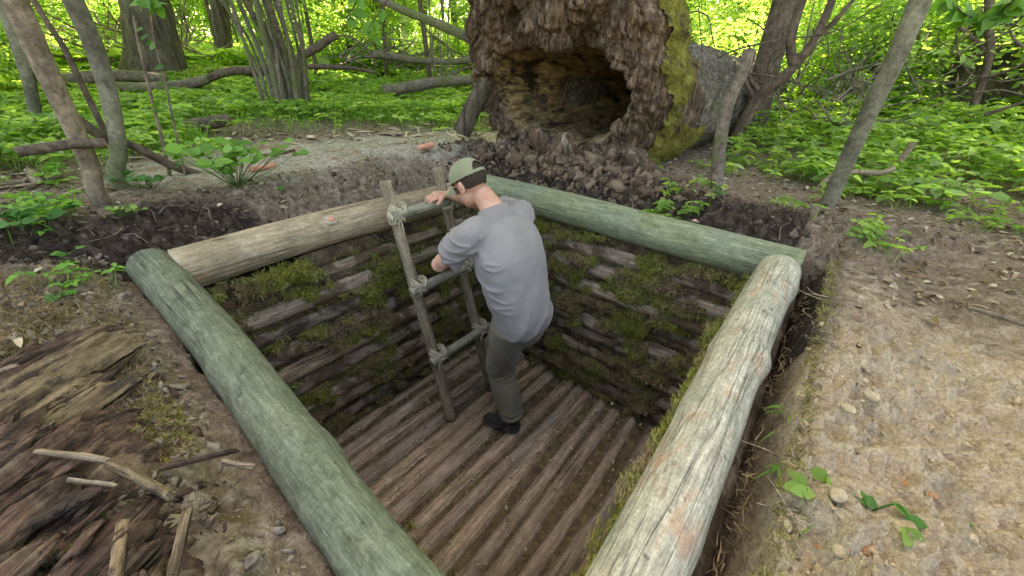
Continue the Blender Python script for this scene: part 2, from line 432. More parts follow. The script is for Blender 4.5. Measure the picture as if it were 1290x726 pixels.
def masks(x, y):
    p = np.stack([x, y, 0 * x], -1); n = fbm(p * 2.2 + 2, 4); n2 = fbm(p * 7 + 5, 3)
    sd_ = np.max(np.stack([y - 2.06, x - 2.12, -x, -y - .12]), 0)
    back = (y - 2.06 > -x) & (y - 2.06 > x - 2.12); right = (x - 2.12 >= y - 2.06)
    sand = sstep(.0, -.12, y + .06 + .03 * n2) * sstep(1.95, 1.45, x + .35 * n + .15 * n2)
    # pale sandy path behind the back bank
    ax, ay, bx, by = .95, 3.35, 2.9, 2.95
    t = np.clip(((x - ax) * (bx - ax) + (y - ay) * (by - ay)) / ((bx - ax) ** 2 + (by - ay) ** 2), 0, 1)
    dd = np.hypot(x - ax - t * (bx - ax), y - ay - t * (by - ay))
    path = sstep(.85, .45, dd + .22 * n + .1 * n2) * sstep(2.42, 2.6, y + .50 * sstep(.35, 1.0, x) + .12 * n2 + .10 * n)
    dark = np.where(back, sstep(.62, .42, (y - 2.06) + .52 * sstep(.35, 1.0, x) + .14 * n2 + .08 * n), 0) + np.where(right, sstep(.5, .3, (x - 2.12) + .1 * n2) * sstep(-.15, .0, y), 0)
    g = np.exp(-(((x - 2.62) / .5) ** 2 + ((y - 1.75) / 1.1) ** 2)); dark = np.clip(dark + sstep(.3, .6, g), 0, 1)
    dark = dark * (1 - .5 * sstep(.5, 1.3, x) * back)
    dark = np.where((y < 0) & (y > -.2) & (x > 1.3), sstep(.05, -.05, sd_ - .05), dark)
    green = sstep(4.2, 6.5, np.hypot(x, y) + 1.2 * n)
    left = sstep(.05, -.02, x) * sstep(2.4, 1.9, y)
    return sand, path, dark, green, left
sand, path, dark, green, leftm = masks(V[:, 0], V[:, 1])
me = mkmesh('ground', V, Fg)
for nm, arr in (('sand', sand), ('path', path), ('dark', dark), ('green', green), ('left', leftm)):
    a = me.attributes.new(nm, 'FLOAT', 'POINT'); a.data.foreach_set('value', np.asarray(arr, np.float32))
m, nt, b = newmat('forest_soil')
vi = _coord(nt, (1, 1, 1), rnd=False)
def attr(n):
    a = nt.nodes.new('ShaderNodeAttribute'); a.attribute_name = n; return a.outputs['Fac']
nA = _noise(nt, vi, 22, 8, .65, .3); nB = _noise(nt, vi, 4, 5, .6, .4); nC = _noise(nt, vi, 120, 5, .7)
nD = _noise(nt, vi, 55, 4, .7, .8)
c = _ramp(nt, nA, [(.34, (.11, .082, .058)), (.5, (.22, .17, .125)), (.62, (.36, .30, .23))])           # litter
c = _mix(nt, _ramp(nt, nB, _bw(.45, .62)), c, _ramp(nt, nD, [(.38, (.14, .10, .07)), (.62, (.31, .24, .17))]))
lf = _ramp(nt, nA, [(.33, (.10, .075, .05)), (.5, (.24, .19, .13)), (.64, (.40, .35, .27))])
lf = _mix(nt, _ramp(nt, nB, _bw(.5, .6)), lf, (.15, .125, .055))
c = _mix(nt, attr('left'), c, lf)
sc_ = _ramp(nt, nA, [(.3, (.38, .285, .175)), (.5, (.50, .395, .265)), (.66, (.58, .485, .35))])
sc_ = _mix(nt, _ramp(nt, nB, _bw(.52, .66)), sc_, (.40, .35, .26))
sc_ = _mix(nt, _ramp(nt, _noise(nt, vi, 7, 4, .6, 1.0), _bw(.66, .74)), sc_, (.42, .27, .15))
sc_ = _mix(nt, .25, sc_, _ramp(nt, nC, [(.35, (.25, .25, .25)), (.65, (.8, .8, .8))]), 'OVERLAY')
c = _mix(nt, attr('sand'), c, sc_)
pc_ = _ramp(nt, nA, [(.3, (.37, .325, .25)), (.6, (.55, .50, .41))])
pc_ = _mix(nt, _ramp(nt, nB, _bw(.55, .65)), pc_, (.36, .24, .14)); pc_ = _mix(nt, _ramp(nt, nD, _bw(.5, .62)), pc_, (.24, .20, .15))
c = _mix(nt, attr('path'), c, pc_)
dk_ = _ramp(nt, nA, [(.35, (.022, .016, .013)), (.52, (.06, .045, .036)), (.68, (.14, .11, .09))])
c = _mix(nt, attr('dark'), c, dk_)
gr_ = _ramp(nt, nA, [(.35, (.025, .045, .012)), (.6, (.07, .11, .025))])
gm = nt.nodes.new('ShaderNodeMath'); gm.operation = 'MULTIPLY'; nt.links.new(attr('green'), gm.inputs[0]); gm.inputs[1].default_value = .8
c = _mix(nt, gm.outputs[0], c, gr_)
c = _mix(nt, .3, c, _ramp(nt, nC, [(.3, (.2, .2, .2)), (.7, (.85, .85, .85))]), 'OVERLAY')
nt.links.new(c, b.inputs['Base Color']); b.inputs['Roughness'].default_value = .97; b.inputs['Specular IOR Level'].default_value = .08
_bump(nt, b, _madd(nt, _madd(nt, nA, nC, kb=.35), nD, kb=.6), .028)
me.materials.append(m)
ground = link('ground', me); tag(ground, 'bare sandy soil, dark dug earth and leaf litter of the forest floor round the pit', 'ground', kind='structure')

# ------------------------------------------------------------------ wood materials
M = {}
M['green_log'] = mat_wood('debarked_green', [(.075, .092, .065), (.12, .142, .103), (.175, .20, .15)], patch=(.185, .20, .14), patch_rng=(.5, .72), patch2=(.08, .095, .06), patch2_rng=(.52, .7), cracks=1.0, crack_scale=15, scale=110, bump=.007, patch_scale=8, spots=.6)
M['green_log_b'] = mat_wood('debarked_moss_green', [(.10, .12, .065), (.165, .19, .115), (.24, .27, .175)], patch=(.19, .225, .165), patch_rng=(.45, .6), patch2=(.13, .15, .07), patch2_rng=(.6, .7), cracks=.5, bump=.004, patch_scale=2.2)
M['pale_log'] = mat_wood('debarked_pale', scale=110, cols= [(.21, .195, .155), (.32, .305, .25), (.43, .415, .34)], patch=(.30, .315, .245), patch_rng=(.5, .66), patch2=(.38, .27, .19), patch2_rng=(.52, .66), cracks=.2, crack_scale=16, bump=.004, patch_scale=6, spots=.6)
M['tan_log'] = mat_wood('tan_barked', [(.19, .145, .095), (.30, .24, .165), (.41, .335, .24)], patch=(.27, .215, .145), patch_rng=(.5, .62), patch2=(.38, .25, .17), patch2_rng=(.60, .68), cracks=.6, crack_scale=9, bump=.007, patch_scale=4)
M['pole'] = mat_wood('old_pole', [(.13, .095, .07), (.27, .205, .155), (.40, .33, .265)], patch=(.13, .085, .055), patch_rng=(.5, .58), patch2=(.20, .165, .13), patch2_rng=(.6, .75), cracks=.8, bump=.006, patch_scale=6, huevar=.3)
M['floor_pole'] = mat_wood('trodden_pole', [(.17, .12, .09), (.30, .225, .175), (.42, .335, .27)], patch=(.20, .145, .10), patch_rng=(.5, .7), patch2=(.28, .25, .21), patch2_rng=(.56, .72), cracks=.5, bump=.005, patch_scale=3, huevar=.25)
M['ladder'] = mat_wood('ladder_pole', [(.15, .12, .08), (.25, .20, .14), (.34, .285, .205)], patch=(.20, .19, .13), cracks=.5, bump=.003, patch_scale=8)
M['rung'] = mat_wood('green_rung', [(.14, .13, .10), (.22, .215, .17), (.31, .30, .24)], patch=(.17, .18, .13), cracks=.4, bump=.003, patch_scale=8)
M['cut'] = mat_wood('cut_wood', [(.34, .30, .22), (.45, .40, .30), (.52, .47, .36)], axis=2, cracks=.2, bump=.002)
M['rope'] = mat_wood('natural_fibre', [(.28, .24, .17), (.42, .37, .27), (.54, .49, .37)], scale=200, cracks=0, bump=.002)
M['knot_red'] = mat_wood('fresh_knot', [(.45, .18, .12), (.52, .24, .17), (.50, .26, .18)], cracks=0, bump=.001, spots=0)
M['knot_rim'] = mat_wood('knot_rim', [(.26, .23, .17), (.34, .30, .23), (.40, .36, .28)], cracks=.2, bump=.004)
M['moss'] = mat_lump('moss', [(.3, (.09, .10, .03)), (.45, (.17, .185, .045)), (.58, (.26, .265, .08)), (.7, (.34, .30, .13))], scale=9)
M['moss_bright'] = mat_lump('moss_bright', [(.3, (.10, .12, .02)), (.5, (.19, .215, .035)), (.7, (.31, .31, .07))], scale=12)
M['moss_brown'] = mat_lump('dry_moss', [(.3, (.12, .075, .045)), (.45, (.22, .155, .085)), (.6, (.35, .26, .15)), (.7, (.25, .22, .10))], scale=9)
M['earth'] = mat_lump('packed_earth', [(.3, (.035, .025, .018)), (.5, (.09, .065, .043)), (.66, (.16, .13, .07))], scale=16, bump=.02, isl=0)

def log(name, L, r0, r1, mat, loc, yaw, pitch=0, n=90, m=36, disp=.035, freq=(.7, 4, 4), rough=.008, cap='flat', knots=(), bend=(), seed=0, parent=None, endmat=None, roll=0):
    """log along local +X from its butt at loc"""
    pts = [(0, 0, 0, r0)] + [(L * t, by, bz, r0 + (r1 - r0) * t) for t, by, bz in bend] + [(L, 0, 0, r1)]
    if len(pts) == 2: pts.insert(1, (L / 2, 0, 0, (r0 + r1) / 2))
    V, F = tube(pts, n, m, disp, freq, rough, cap, seed=seed, knots=knots)
    o = obj(name, V, F, [mat, endmat or M['cut']], parent, loc=loc, rot=(roll, -pitch, yaw), mi=np.concatenate([np.zeros(len(F[0]), int), np.ones(len(F[1]), int) if endmat is not False else np.zeros(len(F[1]), int)]))
    return o
H = math.pi / 2
# rim logs
l1 = log('rim_log', 2.42, .047, .082, M['green_log'], (.122, -.30, 0), H - .004, n=180, m=64, cap='round', endmat=M['green_log'], knots=[(.43, 0.0, .009, .045), (.60, 3.6, .006, .04), (.83, .9, .006, .02), (.25, .6, .01, .05), (.3, 2.6, .006, .06)], bend=[(.3, .008, .004), (.65, -.012, 0)], seed=1)
tag(l1, 'thick green-grey peeled log on the left edge of the pit with a rounded far end', 'log', 'logs framing the pit')
l2 = log('rim_log', 1.79, .092, .088, M['tan_log'], (.195, 1.94, .005), 0, n=150, m=56, knots=[(.33, -.6, .012, .035), (.72, -.5, .01, .03), (.5, 1.2, .008, .05)], bend=[(.35, .01, .01), (.7, -.008, 0)], seed=2)
tag(l2, 'tan peeled log with two red knots, the ladder leaning on it', 'log', 'logs framing the pit')
l3 = log('rim_log', 2.21, .103, .092, M['green_log_b'], (2.005, 2.17, .0), -H, n=160, m=56, knots=[(.72, 2.2, .012, .05), (.36, 2.4, .01, .04), (.9, 1.5, .008, .04)], bend=[(.4, .012, .008), (.75, -.008, .006)], seed=3)
tag(l3, 'smooth green peeled log on the back right edge below the hollow trunk', 'log', 'logs framing the pit')
l4 = log('rim_log', 1.78, .066, .086, M['pale_log'], (.175, .026, .0), 0, n=160, m=64, cap='round', endmat=M['pale_log'], knots=[(.60, -.4, .016, .045), (.62, 3.0, .006, .04), (.42, 2.0, .01, .06), (.9, -.3, .01, .05), (.2, 1.0, .012, .05)], bend=[(.3, -.004, .004), (.6, .006, 0)], seed=4)
tag(l4, 'pale weathered log with pinkish bare patches on the near right edge beside the sand', 'log', 'logs framing the pit')
# knots on the tan log (local x along log; camera side is -y, up z)
def knot(parent, t, L, ang, r, s):
    p = np.array([t * L, math.sin(ang) * r, math.cos(ang) * r]); n = np.array([0, math.sin(ang), math.cos(ang)])
    for nm, k, mt, off in (('knot_rim', 1.0, 'knot_rim', .004), ('knot', .5, 'knot_red', .0095)):
        B, F = ico(3); U = B * np.array([s * k * 1.25, s * k, .006]); z = np.array([1., 0, 0]); y = np.cross(n, z)
        U = U[:, 0:1] * z + U[:, 1:2] * y + U[:, 2:3] * n
        U = U * (1 + .12 * fbm(B * 2.2 + t * 9, 2)[:, None])
        obj(nm, p + n * off + U, F, M[mt], parent)
knot(l2, .345, 1.84, -.75, .096, .027); knot(l2, .80, 1.84, -.72, .090, .022); 
knot(l3, .735, 2.34, .45, .104, .018)

# wall poles
def ordinal(k): return ['lowest', 'second', 'third', 'fourth', 'fifth', 'sixth', 'seventh', 'eighth', 'topmost'][k]
NP = 9
for wname, k0 in (('back left', 0), ('back right', 1), ('left', 2), ('near right', 3)):
    for k in range(NP):
        r = .048 + .012 * RNG.random(); z = -1.27 + .05 + k * .128 + RNG.normal() * .004
        L = 1.93
        inset = RNG.normal() * .006
        bend = [(.3, RNG.normal() * .008, RNG.normal() * .008), (.7, RNG.normal() * .008, RNG.normal() * .008)]
        if k0 == 0: loc, yaw = (.10, 1.925 + inset, z), 0
        elif k0 == 1: loc, yaw = (2.02 + inset, 1.90, z - .012), -H
        elif k0 == 2: loc, yaw = (.115 + inset, .02, z + .006), H
        else: loc, yaw = (.12, -.03 + inset, z + .02), 0
        fine = k0 < 2
        o = log('wall_pole', L, r, r * .86, M['pole'], loc, yaw, n=90 if fine else 30, m=22 if fine else 12, disp=.04, freq=(.4, 3, 3), rough=.006, seed=k + 20 * k0, bend=bend, knots=[(RNG.random(), RNG.random() * 6, .008, .02) for _ in range(2)])
        side = ordinal(k) if k in (0, 8) else ordinal(k) + ' from the bottom'
        nm = {0: 'weathered pole in the mossy wall behind the ladder', 1: 'brown pole in the mossy wall under the hollow trunk', 2: 'round pole in the wall below the thick green-grey log', 3: 'round pole in the wall below the pale weathered log'}[k0]
        tag(o, nm + ', ' + side, 'pole', 'poles of the pit walls')
# floor poles
NF = 17
for k in range(NF):
    y = .02 + k * .1125; r = .040 + .019 * RNG.random(); y += RNG.normal() * .006
    o = log('floor_pole', 1.90 - .10 * RNG.random(), r, r * .82, M['floor_pole'], (.10 + .03 * RNG.random(), y, -1.312 - r * .25 + RNG.normal() * .004), RNG.normal() * .008, n=70, m=20, disp=.05, freq=(.5, 4, 4), rough=.012, seed=k + 90, bend=[(.3, RNG.normal() * .016, RNG.normal() * .005), (.7, RNG.normal() * .016, RNG.normal() * .005)])
    n_ = ['first', 'second', 'third', 'fourth', 'fifth', 'sixth', 'seventh', 'eighth', 'ninth', 'tenth', 'eleventh', 'twelfth', 'thirteenth', 'fourteenth', 'fifteenth', 'sixteenth', 'seventeenth'][k]
    tag(o, 'trodden reddish floor pole, %s from the pale log side of the pit' % n_, 'pole', 'poles of the pit floor')

# ------------------------------------------------------------------ moss and earth packed between the poles
M['moss_mat'] = mat_lump('moss_mat', [(.3, (.07, .06, .028)), (.45, (.13, .115, .045)), (.58, (.17, .165, .05)), (.7, (.23, .18, .09))], scale=22, bump=.02, isl=0)
def wall_moss(k0, name, label, dens, seed, bright=0.0):
    U0, U1, Z0, Z1 = .05, 1.98, -1.27, -.08
    nu, nz = 240, 170
    u = np.linspace(U0, U1, nu); z = np.linspace(Z0, Z1, nz); UU, ZZ = np.meshgrid(u, z, indexing='ij')
    def thick(uu, zz):
        p = np.stack([uu, zz * 1.6, 0 * uu + seed], -1)
        big = fbm(p * 2.6, 3); med = fbm(p * 8 + 3, 3); fine = fbm(p * 30, 3)
        ph = ((zz + 1.27 - .05) / .128); gap = 1 - np.abs((ph % 1) - .5) * 2      # 1 between poles
        mm = big + .55 * med + dens - .39
        over = sstep(.02, .30, mm) * (.75 + .5 * fine)
        t = .004 + .026 * sstep(.25, .85, gap) * (.75 + .6 * med) + .066 * over * (1 + .9 * med) + .014 * fine * over + .004 * fine
        return np.minimum(t, .115)
    T = thick(UU.ravel(), ZZ.ravel()).reshape(nu, nz)
    def place(uu, zz, tt):
        if k0 == 0: return np.stack([uu, 1.925 - tt, zz], -1)
        if k0 == 1: return np.stack([2.02 - tt, uu, zz], -1)
        if k0 == 2: return np.stack([.115 + tt, uu, zz], -1)
        return np.stack([uu, -.03 + tt, zz], -1)
    V = place(UU.ravel(), ZZ.ravel(), T.ravel())
    i = np.arange(nu - 1)[:, None] * nz; j = np.arange(nz - 1)[None]
    F = np.stack([i + j, i + nz + j, i + nz + j + 1, i + j + 1], -1).reshape(-1, 4)
    ov = T.ravel()[F].mean(1); root = obj('packed_earth', V, F, [M['earth'], M['moss_mat']], mi=(ov > .034).astype(int)); tag(root, label[0], 'packed earth', kind='stuff')
    out = []
    nrm = {0: (0, -1, 0), 1: (-1, 0, 0), 2: (1, 0, 0), 3: (0, 1, 0)}[k0]; nrm = np.array(nrm, float)
    N = 120000 if k0 < 2 else 9000
    uu = RNG.uniform(U0, U1, N * 3); zz = RNG.uniform(Z0, Z1, N * 3); t = thick(uu, zz)
    big = fbm(np.stack([uu * 3.1, zz * 5, 0 * uu + seed + 3], -1), 3)
    keep = (t > .022) & (RNG.random(N * 3) < np.clip((t - .016) * 26, 0, 1) * (.9 + .4 * big))
    uu, zz, t, big = [a[keep][:N] for a in (uu, zz, t, big)]
    nc = len(uu) // 2; ci = RNG.integers(nc, len(uu), nc // 42 + 1)          # half of the strands grow in tufts
    wi = np.repeat(ci, 42)[:nc]; uu[:len(wi)] = uu[wi] + RNG.normal(size=len(wi)) * .008; zz[:len(wi)] = zz[wi] + RNG.normal(size=len(wi)) * .007 - .004; t[:len(wi)] = t[wi] + .006 * RNG.random(len(wi))
    P = place(uu, zz, t - .006)
    D = nrm * .55 + np.array([0, 0, -.75]) * RNG.uniform(-.4, 1.2, len(P))[:, None] + RNG.normal(size=P.shape) * .55
    V1, F1 = fronds(P, D, RNG.uniform(.010, .034, len(P)), RNG.uniform(.0022, .005, len(P)), .9)
    hue = fbm(np.stack([uu * 4, zz * 6, 0 * uu + seed + 11], -1), 3) + RNG.normal(size=len(P)) * .08
    mi_f = np.where(hue > .12 - bright, 0, np.where(hue > -.12, 1, 1))
    hue = hue + .22 * (zz + .55)
    sel = hue > .02 - bright
    mi = np.where(sel, np.where(hue > .28 - bright, 2, 0), 1)
    mi = np.concatenate([mi, mi])
    o = obj('moss', V1, F1, [M['moss'], M['moss_brown'], M['moss_bright']], mi=mi, smooth=False)
    tag(o, label[1], 'moss', kind='stuff')
wall_moss(0, 'moss', ('dark earth packed behind the poles of the wall with the ladder', 'green and brown moss stuffed between the poles behind the ladder'), .44, 1, .12)
wall_moss(1, 'moss', ('dark earth packed behind the poles under the hollow trunk', 'hanging moss stuffed between the poles below the green back right log'), .48, 5, .06)
wall_moss(2, 'moss', ('dark earth packed behind the poles below the thick green-grey log', 'moss between the poles below the thick green-grey log'), .4, 9)
wall_moss(3, 'moss', ('dark earth packed behind the poles below the pale log', 'moss between the poles below the pale weathered log'), .5, 13)

# thick moss fringe below the near right log
N = 34000
u = RNG.uniform(.3, 1.95, N); a = fbm(np.stack([u * 7, 0 * u, 0 * u], -1), 3)
zz = -.04 - RNG.random(N) ** 1.3 * .24; yy = .045 + .085 * (1 + .8 * a) * RNG.random(N) ** .5 * (1 - np.abs(zz + .12) * 1.5)
kf = RNG.random(N) < np.clip(.62 + 1.3 * fbm(np.stack([u * 11, zz * 9, 0 * u + 2], -1), 3), 0, 1); u, yy, zz = u[kf], yy[kf], zz[kf]; N = len(u)
P = np.stack([u, yy, zz], -1); D = np.array([0, .8, .15]) + RNG.normal(size=(N, 3)) * .6
cu = np.round(u * 26 + 2 * zz * 20) / 26; cz = np.round(zz * 30) / 30; rr1 = np.sin(cu * 917.3 + cz * 577.7) * 43758.5; rr1 -= np.floor(rr1)
D = np.stack([(u - cu) * 26, .9 + 0 * u, (zz - cz) * 30 + .1], -1) + RNG.normal(size=(N, 3)) * .45; P[:, 1] += .018 * (rr1 - .5)
V1, F1 = fronds(P, D, RNG.uniform(.007, .020, N), RNG.uniform(.0014, .003, N), .9)
o = obj('moss', V1, F1, [M['moss_bright'], M['moss'], M['moss_brown']], smooth=False, mi=np.tile(np.where(rr1 + RNG.normal(size=N) * .12 < .45, 0, np.where(rr1 < .85, 1, 2)), 2)); tag(o, 'bright yellow-green moss fringe along the inner side of the pale log', 'moss', kind='stuff')
# brown moss and roots on the outer side of the near right log
N = 1100
u = RNG.uniform(.5, 1.95, N); zz = -.03 - RNG.random(N) * .2; yy = -.075 - .04 * RNG.random(N)
sel = fbm(np.stack([u * 3, 0 * u, 0 * u + 8], -1), 3) > -.1
P = np.stack([u, yy, zz], -1)[sel]; D = np.array([0, -.5, .4]) + RNG.normal(size=P.shape) * .8
V1, F1 = fronds(P, D, RNG.uniform(.02, .05, len(P)), RNG.uniform(.0015, .003, len(P)), bend=.9)
o = obj('rootlets', V1, F1, M['moss_brown'], smooth=False); tag(o, 'fine brown roots hanging in the gap between the pale log and the sand', 'roots', kind='stuff')

# dirt, moss and crumbs on the pit floor
u = np.linspace(.05, 2.02, 190); v = np.linspace(-.03, 1.95, 230); UU, VV = np.meshgrid(u, v, indexing='ij')
p = np.stack([UU.ravel(), VV.ravel(), 0 * UU.ravel()], -1)
Zf = -1.314 + .050 * np.clip(fbm(p * 3.1 + 8, 4) + .02, 0, 1) + .006 * fbm(p * 5, 3) + .008 * fbm(p * 25, 3)
V = np.stack([UU.ravel(), VV.ravel(), Zf], -1); nv = len(v)
i = np.arange(len(u) - 1)[:, None] * nv; j = np.arange(nv - 1)[None]
F = np.stack([i + j, i + nv + j, i + nv + j + 1, i + j + 1], -1).reshape(-1, 4)
o = obj('floor_dirt', V, F, mat_lump('floor_dirt', [(.3, (.05, .036, .024)), (.5, (.12, .085, .055)), (.68, (.18, .15, .08))], scale=22, bump=.01, isl=0)); tag(o, 'brown dirt and trodden moss filling the gaps between the floor poles', 'dirt', kind='stuff')
N = 15000
x = RNG.uniform(.1, 1.98, N); y = RNG.uniform(0, 1.86, N); ph = ((y - .02) / .1125) % 1; gap = 1 - np.abs(ph - .5) * 2
q = fbm(np.stack([x * 4, y * 6, 0 * x + 4], -1), 3)
k = RNG.random(N) < np.clip(-.25 + gap * 1.3 + 1.8 * q, 0, 1) * .9
P = np.stack([x, y, -1.300 + (1 - gap) * .032 + 0 * x], -1)[k]
V1, F1 = fronds(P, np.array([0, 0, .35]) + RNG.normal(size=P.shape) * .7, RNG.uniform(.012, .03, len(P)), RNG.uniform(.0025, .005, len(P)))
o = obj('moss_crumbs', V1, F1, [M['moss_brown'], M['moss']], smooth=False, mi=np.tile((q[k] > .05).astype(int), 2)); tag(o, 'brown moss crumbs trodden into the pit floor', 'moss', kind='stuff')
N = 260
P = np.stack([RNG.uniform(.15, 1.95, N), RNG.uniform(.1, 1.8, N), np.full(N, -1.262)], -1)
V1, F1 = chunks(P, RNG.uniform(.004, .012, N), (1.3, .8, .3), 0)
o = obj('wood_crumbs', V1, F1, M['cut'], smooth=False); tag(o, 'small pale wood crumbs scattered over the pit floor', 'wood chips', kind='stuff')

# ------------------------------------------------------------------ ladder
lad = empty('ladder', (1.3, 1.42, -1.27))
tag(lad, 'rough pole ladder with lashed rungs leaning on the tan log in the pit', 'ladder')
def local_tube(name, P, mat, parent, **k):
    """tube given in world points, object placed at its first point with local X along it"""
    P = np.asarray(P, float); a = Vector(P[0, :3]); d = Vector(P[-1, :3]) - a; L = d.length
    q = d.to_track_quat('X', 'Z'); R3 = np.array(q.to_matrix())
    Q = P.copy(); Q[:, :3] = (P[:, :3] - P[0, :3]) @ R3
    em = k.pop('endmat', None)
    V, F = tube(Q, **k)
    mats = [mat, em or mat]
    mi = np.concatenate([np.zeros(len(F[0]), int)] + [np.ones(len(f), int) for f in F[1:]])
    o = obj(name, V, F, mats, None, mi=mi); 
    o.rotation_mode = 'XYZ'; o.rotation_euler = q.to_euler(); o.location = a
    if parent is not None:
        o.parent = parent; o.location = a - parent.location
    return o
lt = dict(n=60, m=20, disp=.08, freq=(1.5, 8, 8), rough=.02)
railL = [(1.115, 1.40, -1.28, .036), (1.12, 1.60, -.52, .033), (1.125, 1.80, .235, .031)]
railR = [(1.50, 1.40, -1.28, .034), (1.495, 1.60, -.52, .031), (1.485, 1.80, .25, .032)]
local_tube('rail', railL, M['ladder'], lad, endmat=M['cut'], seed=1, knots=[(.25, 1, .006, .03), (.6, 2, .006, .03), (.8, 4, .005, .03)], **lt)
local_tube('rail', railR, M['ladder'], lad, endmat=M['cut'], seed=2, knots=[(.3, 3, .006, .03), (.7, 1, .006, .03)], **lt)
rz = [(-.78, 1.463), (-.335, 1.58), (.075, 1.69)]
for z, y in rz:
    local_tube('rung', [(1.055, y, z, .029), (1.3, y - .003, z + .004, .028), (1.56, y, z + .002, .026)], M['rung'], lad, endmat=M['cut'], seed=int(z * 100) % 9, **lt)
    for xx in (1.12, 1.493):
        parts = []
        for w in range(5):      # diagonal lashing turns
            for sgn in (-1, 1):
                th = np.linspace(0, 2 * np.pi, 22); off = (w - 2) * .0075
                ax_ = np.stack([np.cos(th) * .036 + off * .6, np.sin(th) * .052 - .0 + .028, sgn * np.cos(th) * .036 + off], -1)
                pts = np.column_stack([ax_ + np.array([xx, y, z]) + RNG.normal(size=(22, 3)) * .0012, np.full(22, .0036)])
                pts[-1] = pts[0]
                parts.append(tube(pts, 34, 6, cap='none'))
        for w in range(6):
            e = RNG.normal(size=3) * .025
            b0 = np.array([xx - .03, y - .03, z]); parts.append(tube([(*b0, .003), (*(b0 + e * .6), .003), (*(b0 + e + [0, 0, -.02]), .002)], 8, 5))
        V, F = join(parts); V = V - np.array(lad.location)
        obj('lashing', V, F, M['rope'], lad)
# ------------------------------------------------------------------ the hollow fallen trunk
M['rot'] = mat_wood('rotten_wood', [(.04, .025, .017), (.125, .082, .055), (.27, .20, .145)], patch=(.09, .065, .048), patch_rng=(.48, .62), patch2=(.34, .29, .235), patch2_rng=(.56, .68), axis=2, stretch=.13, scale=34, bump=.026, rough=.95, cracks=.8, crack_scale=9, patch_scale=4.5, spots=.4)
M['cavity'] = mat_wood('cavity_wood', [(.10, .065, .03), (.27, .19, .095), (.43, .33, .195)], patch=(.13, .15, .08), patch_rng=(.55, .68), patch2=(.04, .028, .02), patch2_rng=(.5, .62), axis=0, stretch=.12, scale=22, bump=.02, rough=.9, cracks=.6, crack_scale=8, patch_scale=2.6)
M['grey_bark'] = mat_bark('grey_bark', (.10, .085, .07), (.27, .24, .205), moss=(.12, .13, .04), moss_rng=(.55, .68), scale=24, stretch=1, bump=.03)
st = empty('hollow_trunk', (2.75, 1.75, -.1)); so = np.array([2.75, 1.75, -.1])
tag(st, 'huge hollow rotten fallen trunk with its ragged open end facing the pit', 'fallen trunk')
NT = 340
th = np.linspace(0, 2 * np.pi, NT, endpoint=False)           # 0 = toward -Y (right in photo), 90deg = up
cy_, sy_ = np.cos(th), np.sin(th)
dirY, dirZ = -cy_, sy_
# outline radii of the open end
def ell(a, b): return 1 / np.sqrt((cy_ / a) ** 2 + (sy_ / b) ** 2)
Rout = ell(.82, .98); Rout = Rout * (1 - .20 * np.exp(-((th - math.radians(208)) / .42) ** 2) + .06 * np.exp(-((th - math.radians(158)) / .3) ** 2))
Rin = ell(.64, .37) * (1 + .10 * np.exp(-((th - math.radians(165)) / .6) ** 2))
prof = []       # (axial, k) k: 1 = outer radius, 0 = inner radius
for a in np.linspace(4.2, .02, 120) : prof.append((a, 1, 'o'))
for t in np.linspace(0, 1, 60)[1:-1]: prof.append((-.10 * math.sin(math.pi * t), 1 - t, 'r'))
for a in np.linspace(.02, 3.4, 100): prof.append((a, 0, 'i'))
rim_noise = fbm(np.stack([np.cos(th) * 1.6, np.sin(th) * 1.6, 0 * th + 4], -1), 3)
rim_noise2 = fbm(np.stack([np.cos(th) * 5, np.sin(th) * 5, 0 * th + 9], -1), 3)
rows = []
for (a, k, kind) in prof:
    if kind == 'o':
        wf = math.exp(-(a / .55) ** 2); R = (Rout * wf + ell(.64, .56) * (1 - wf)) * (1 - .03 * a) + .10 * np.exp(-a / .35) * np.clip(-sy_ + .2, 0, 1); R = R * (1 - .17 * np.exp(-a / .22) * np.clip(cy_, 0, 1)); ax = a
        cz = .50 + .28 * wf - .02 * a; cyy = 1.84 - .10 * a - .10 * (1 - wf)
    elif kind == 'r':
        R = Rin + ((Rout + .10 * np.clip(-sy_ + .2, 0, 1)) * (1 - .17 * np.clip(cy_, 0, 1)) - Rin) * k; ax = a; cz = .78; cyy = 1.84
    else:
        R = Rin * (1 - .13 * a) ** 1.1 * (1 if a < 3.3 else .1); ax = a; cz = .78 - .05 * a; cyy = 1.84 - .12 * a
    off = (1 - k) if kind != 'o' else 0
    czz = cz - .18 * off; cyyy = cyy + .02 * off
    lean = (.22 * sy_ - .10 * cy_) * 1.0       # top of the rim hangs towards the pit
    axx = ax - (lean * np.exp(-max(ax, 0) / .6)) * (.3 + .7 * k) + (.20 * rim_noise + .07 * rim_noise2) * np.exp(-max(ax, 0) / .3)
    rows.append(np.stack([2.78 + axx, cyyy + dirY * R, czz + dirZ * R], -1))
V = np.array(rows); n0 = len(prof)
P0 = V.reshape(-1, 3)
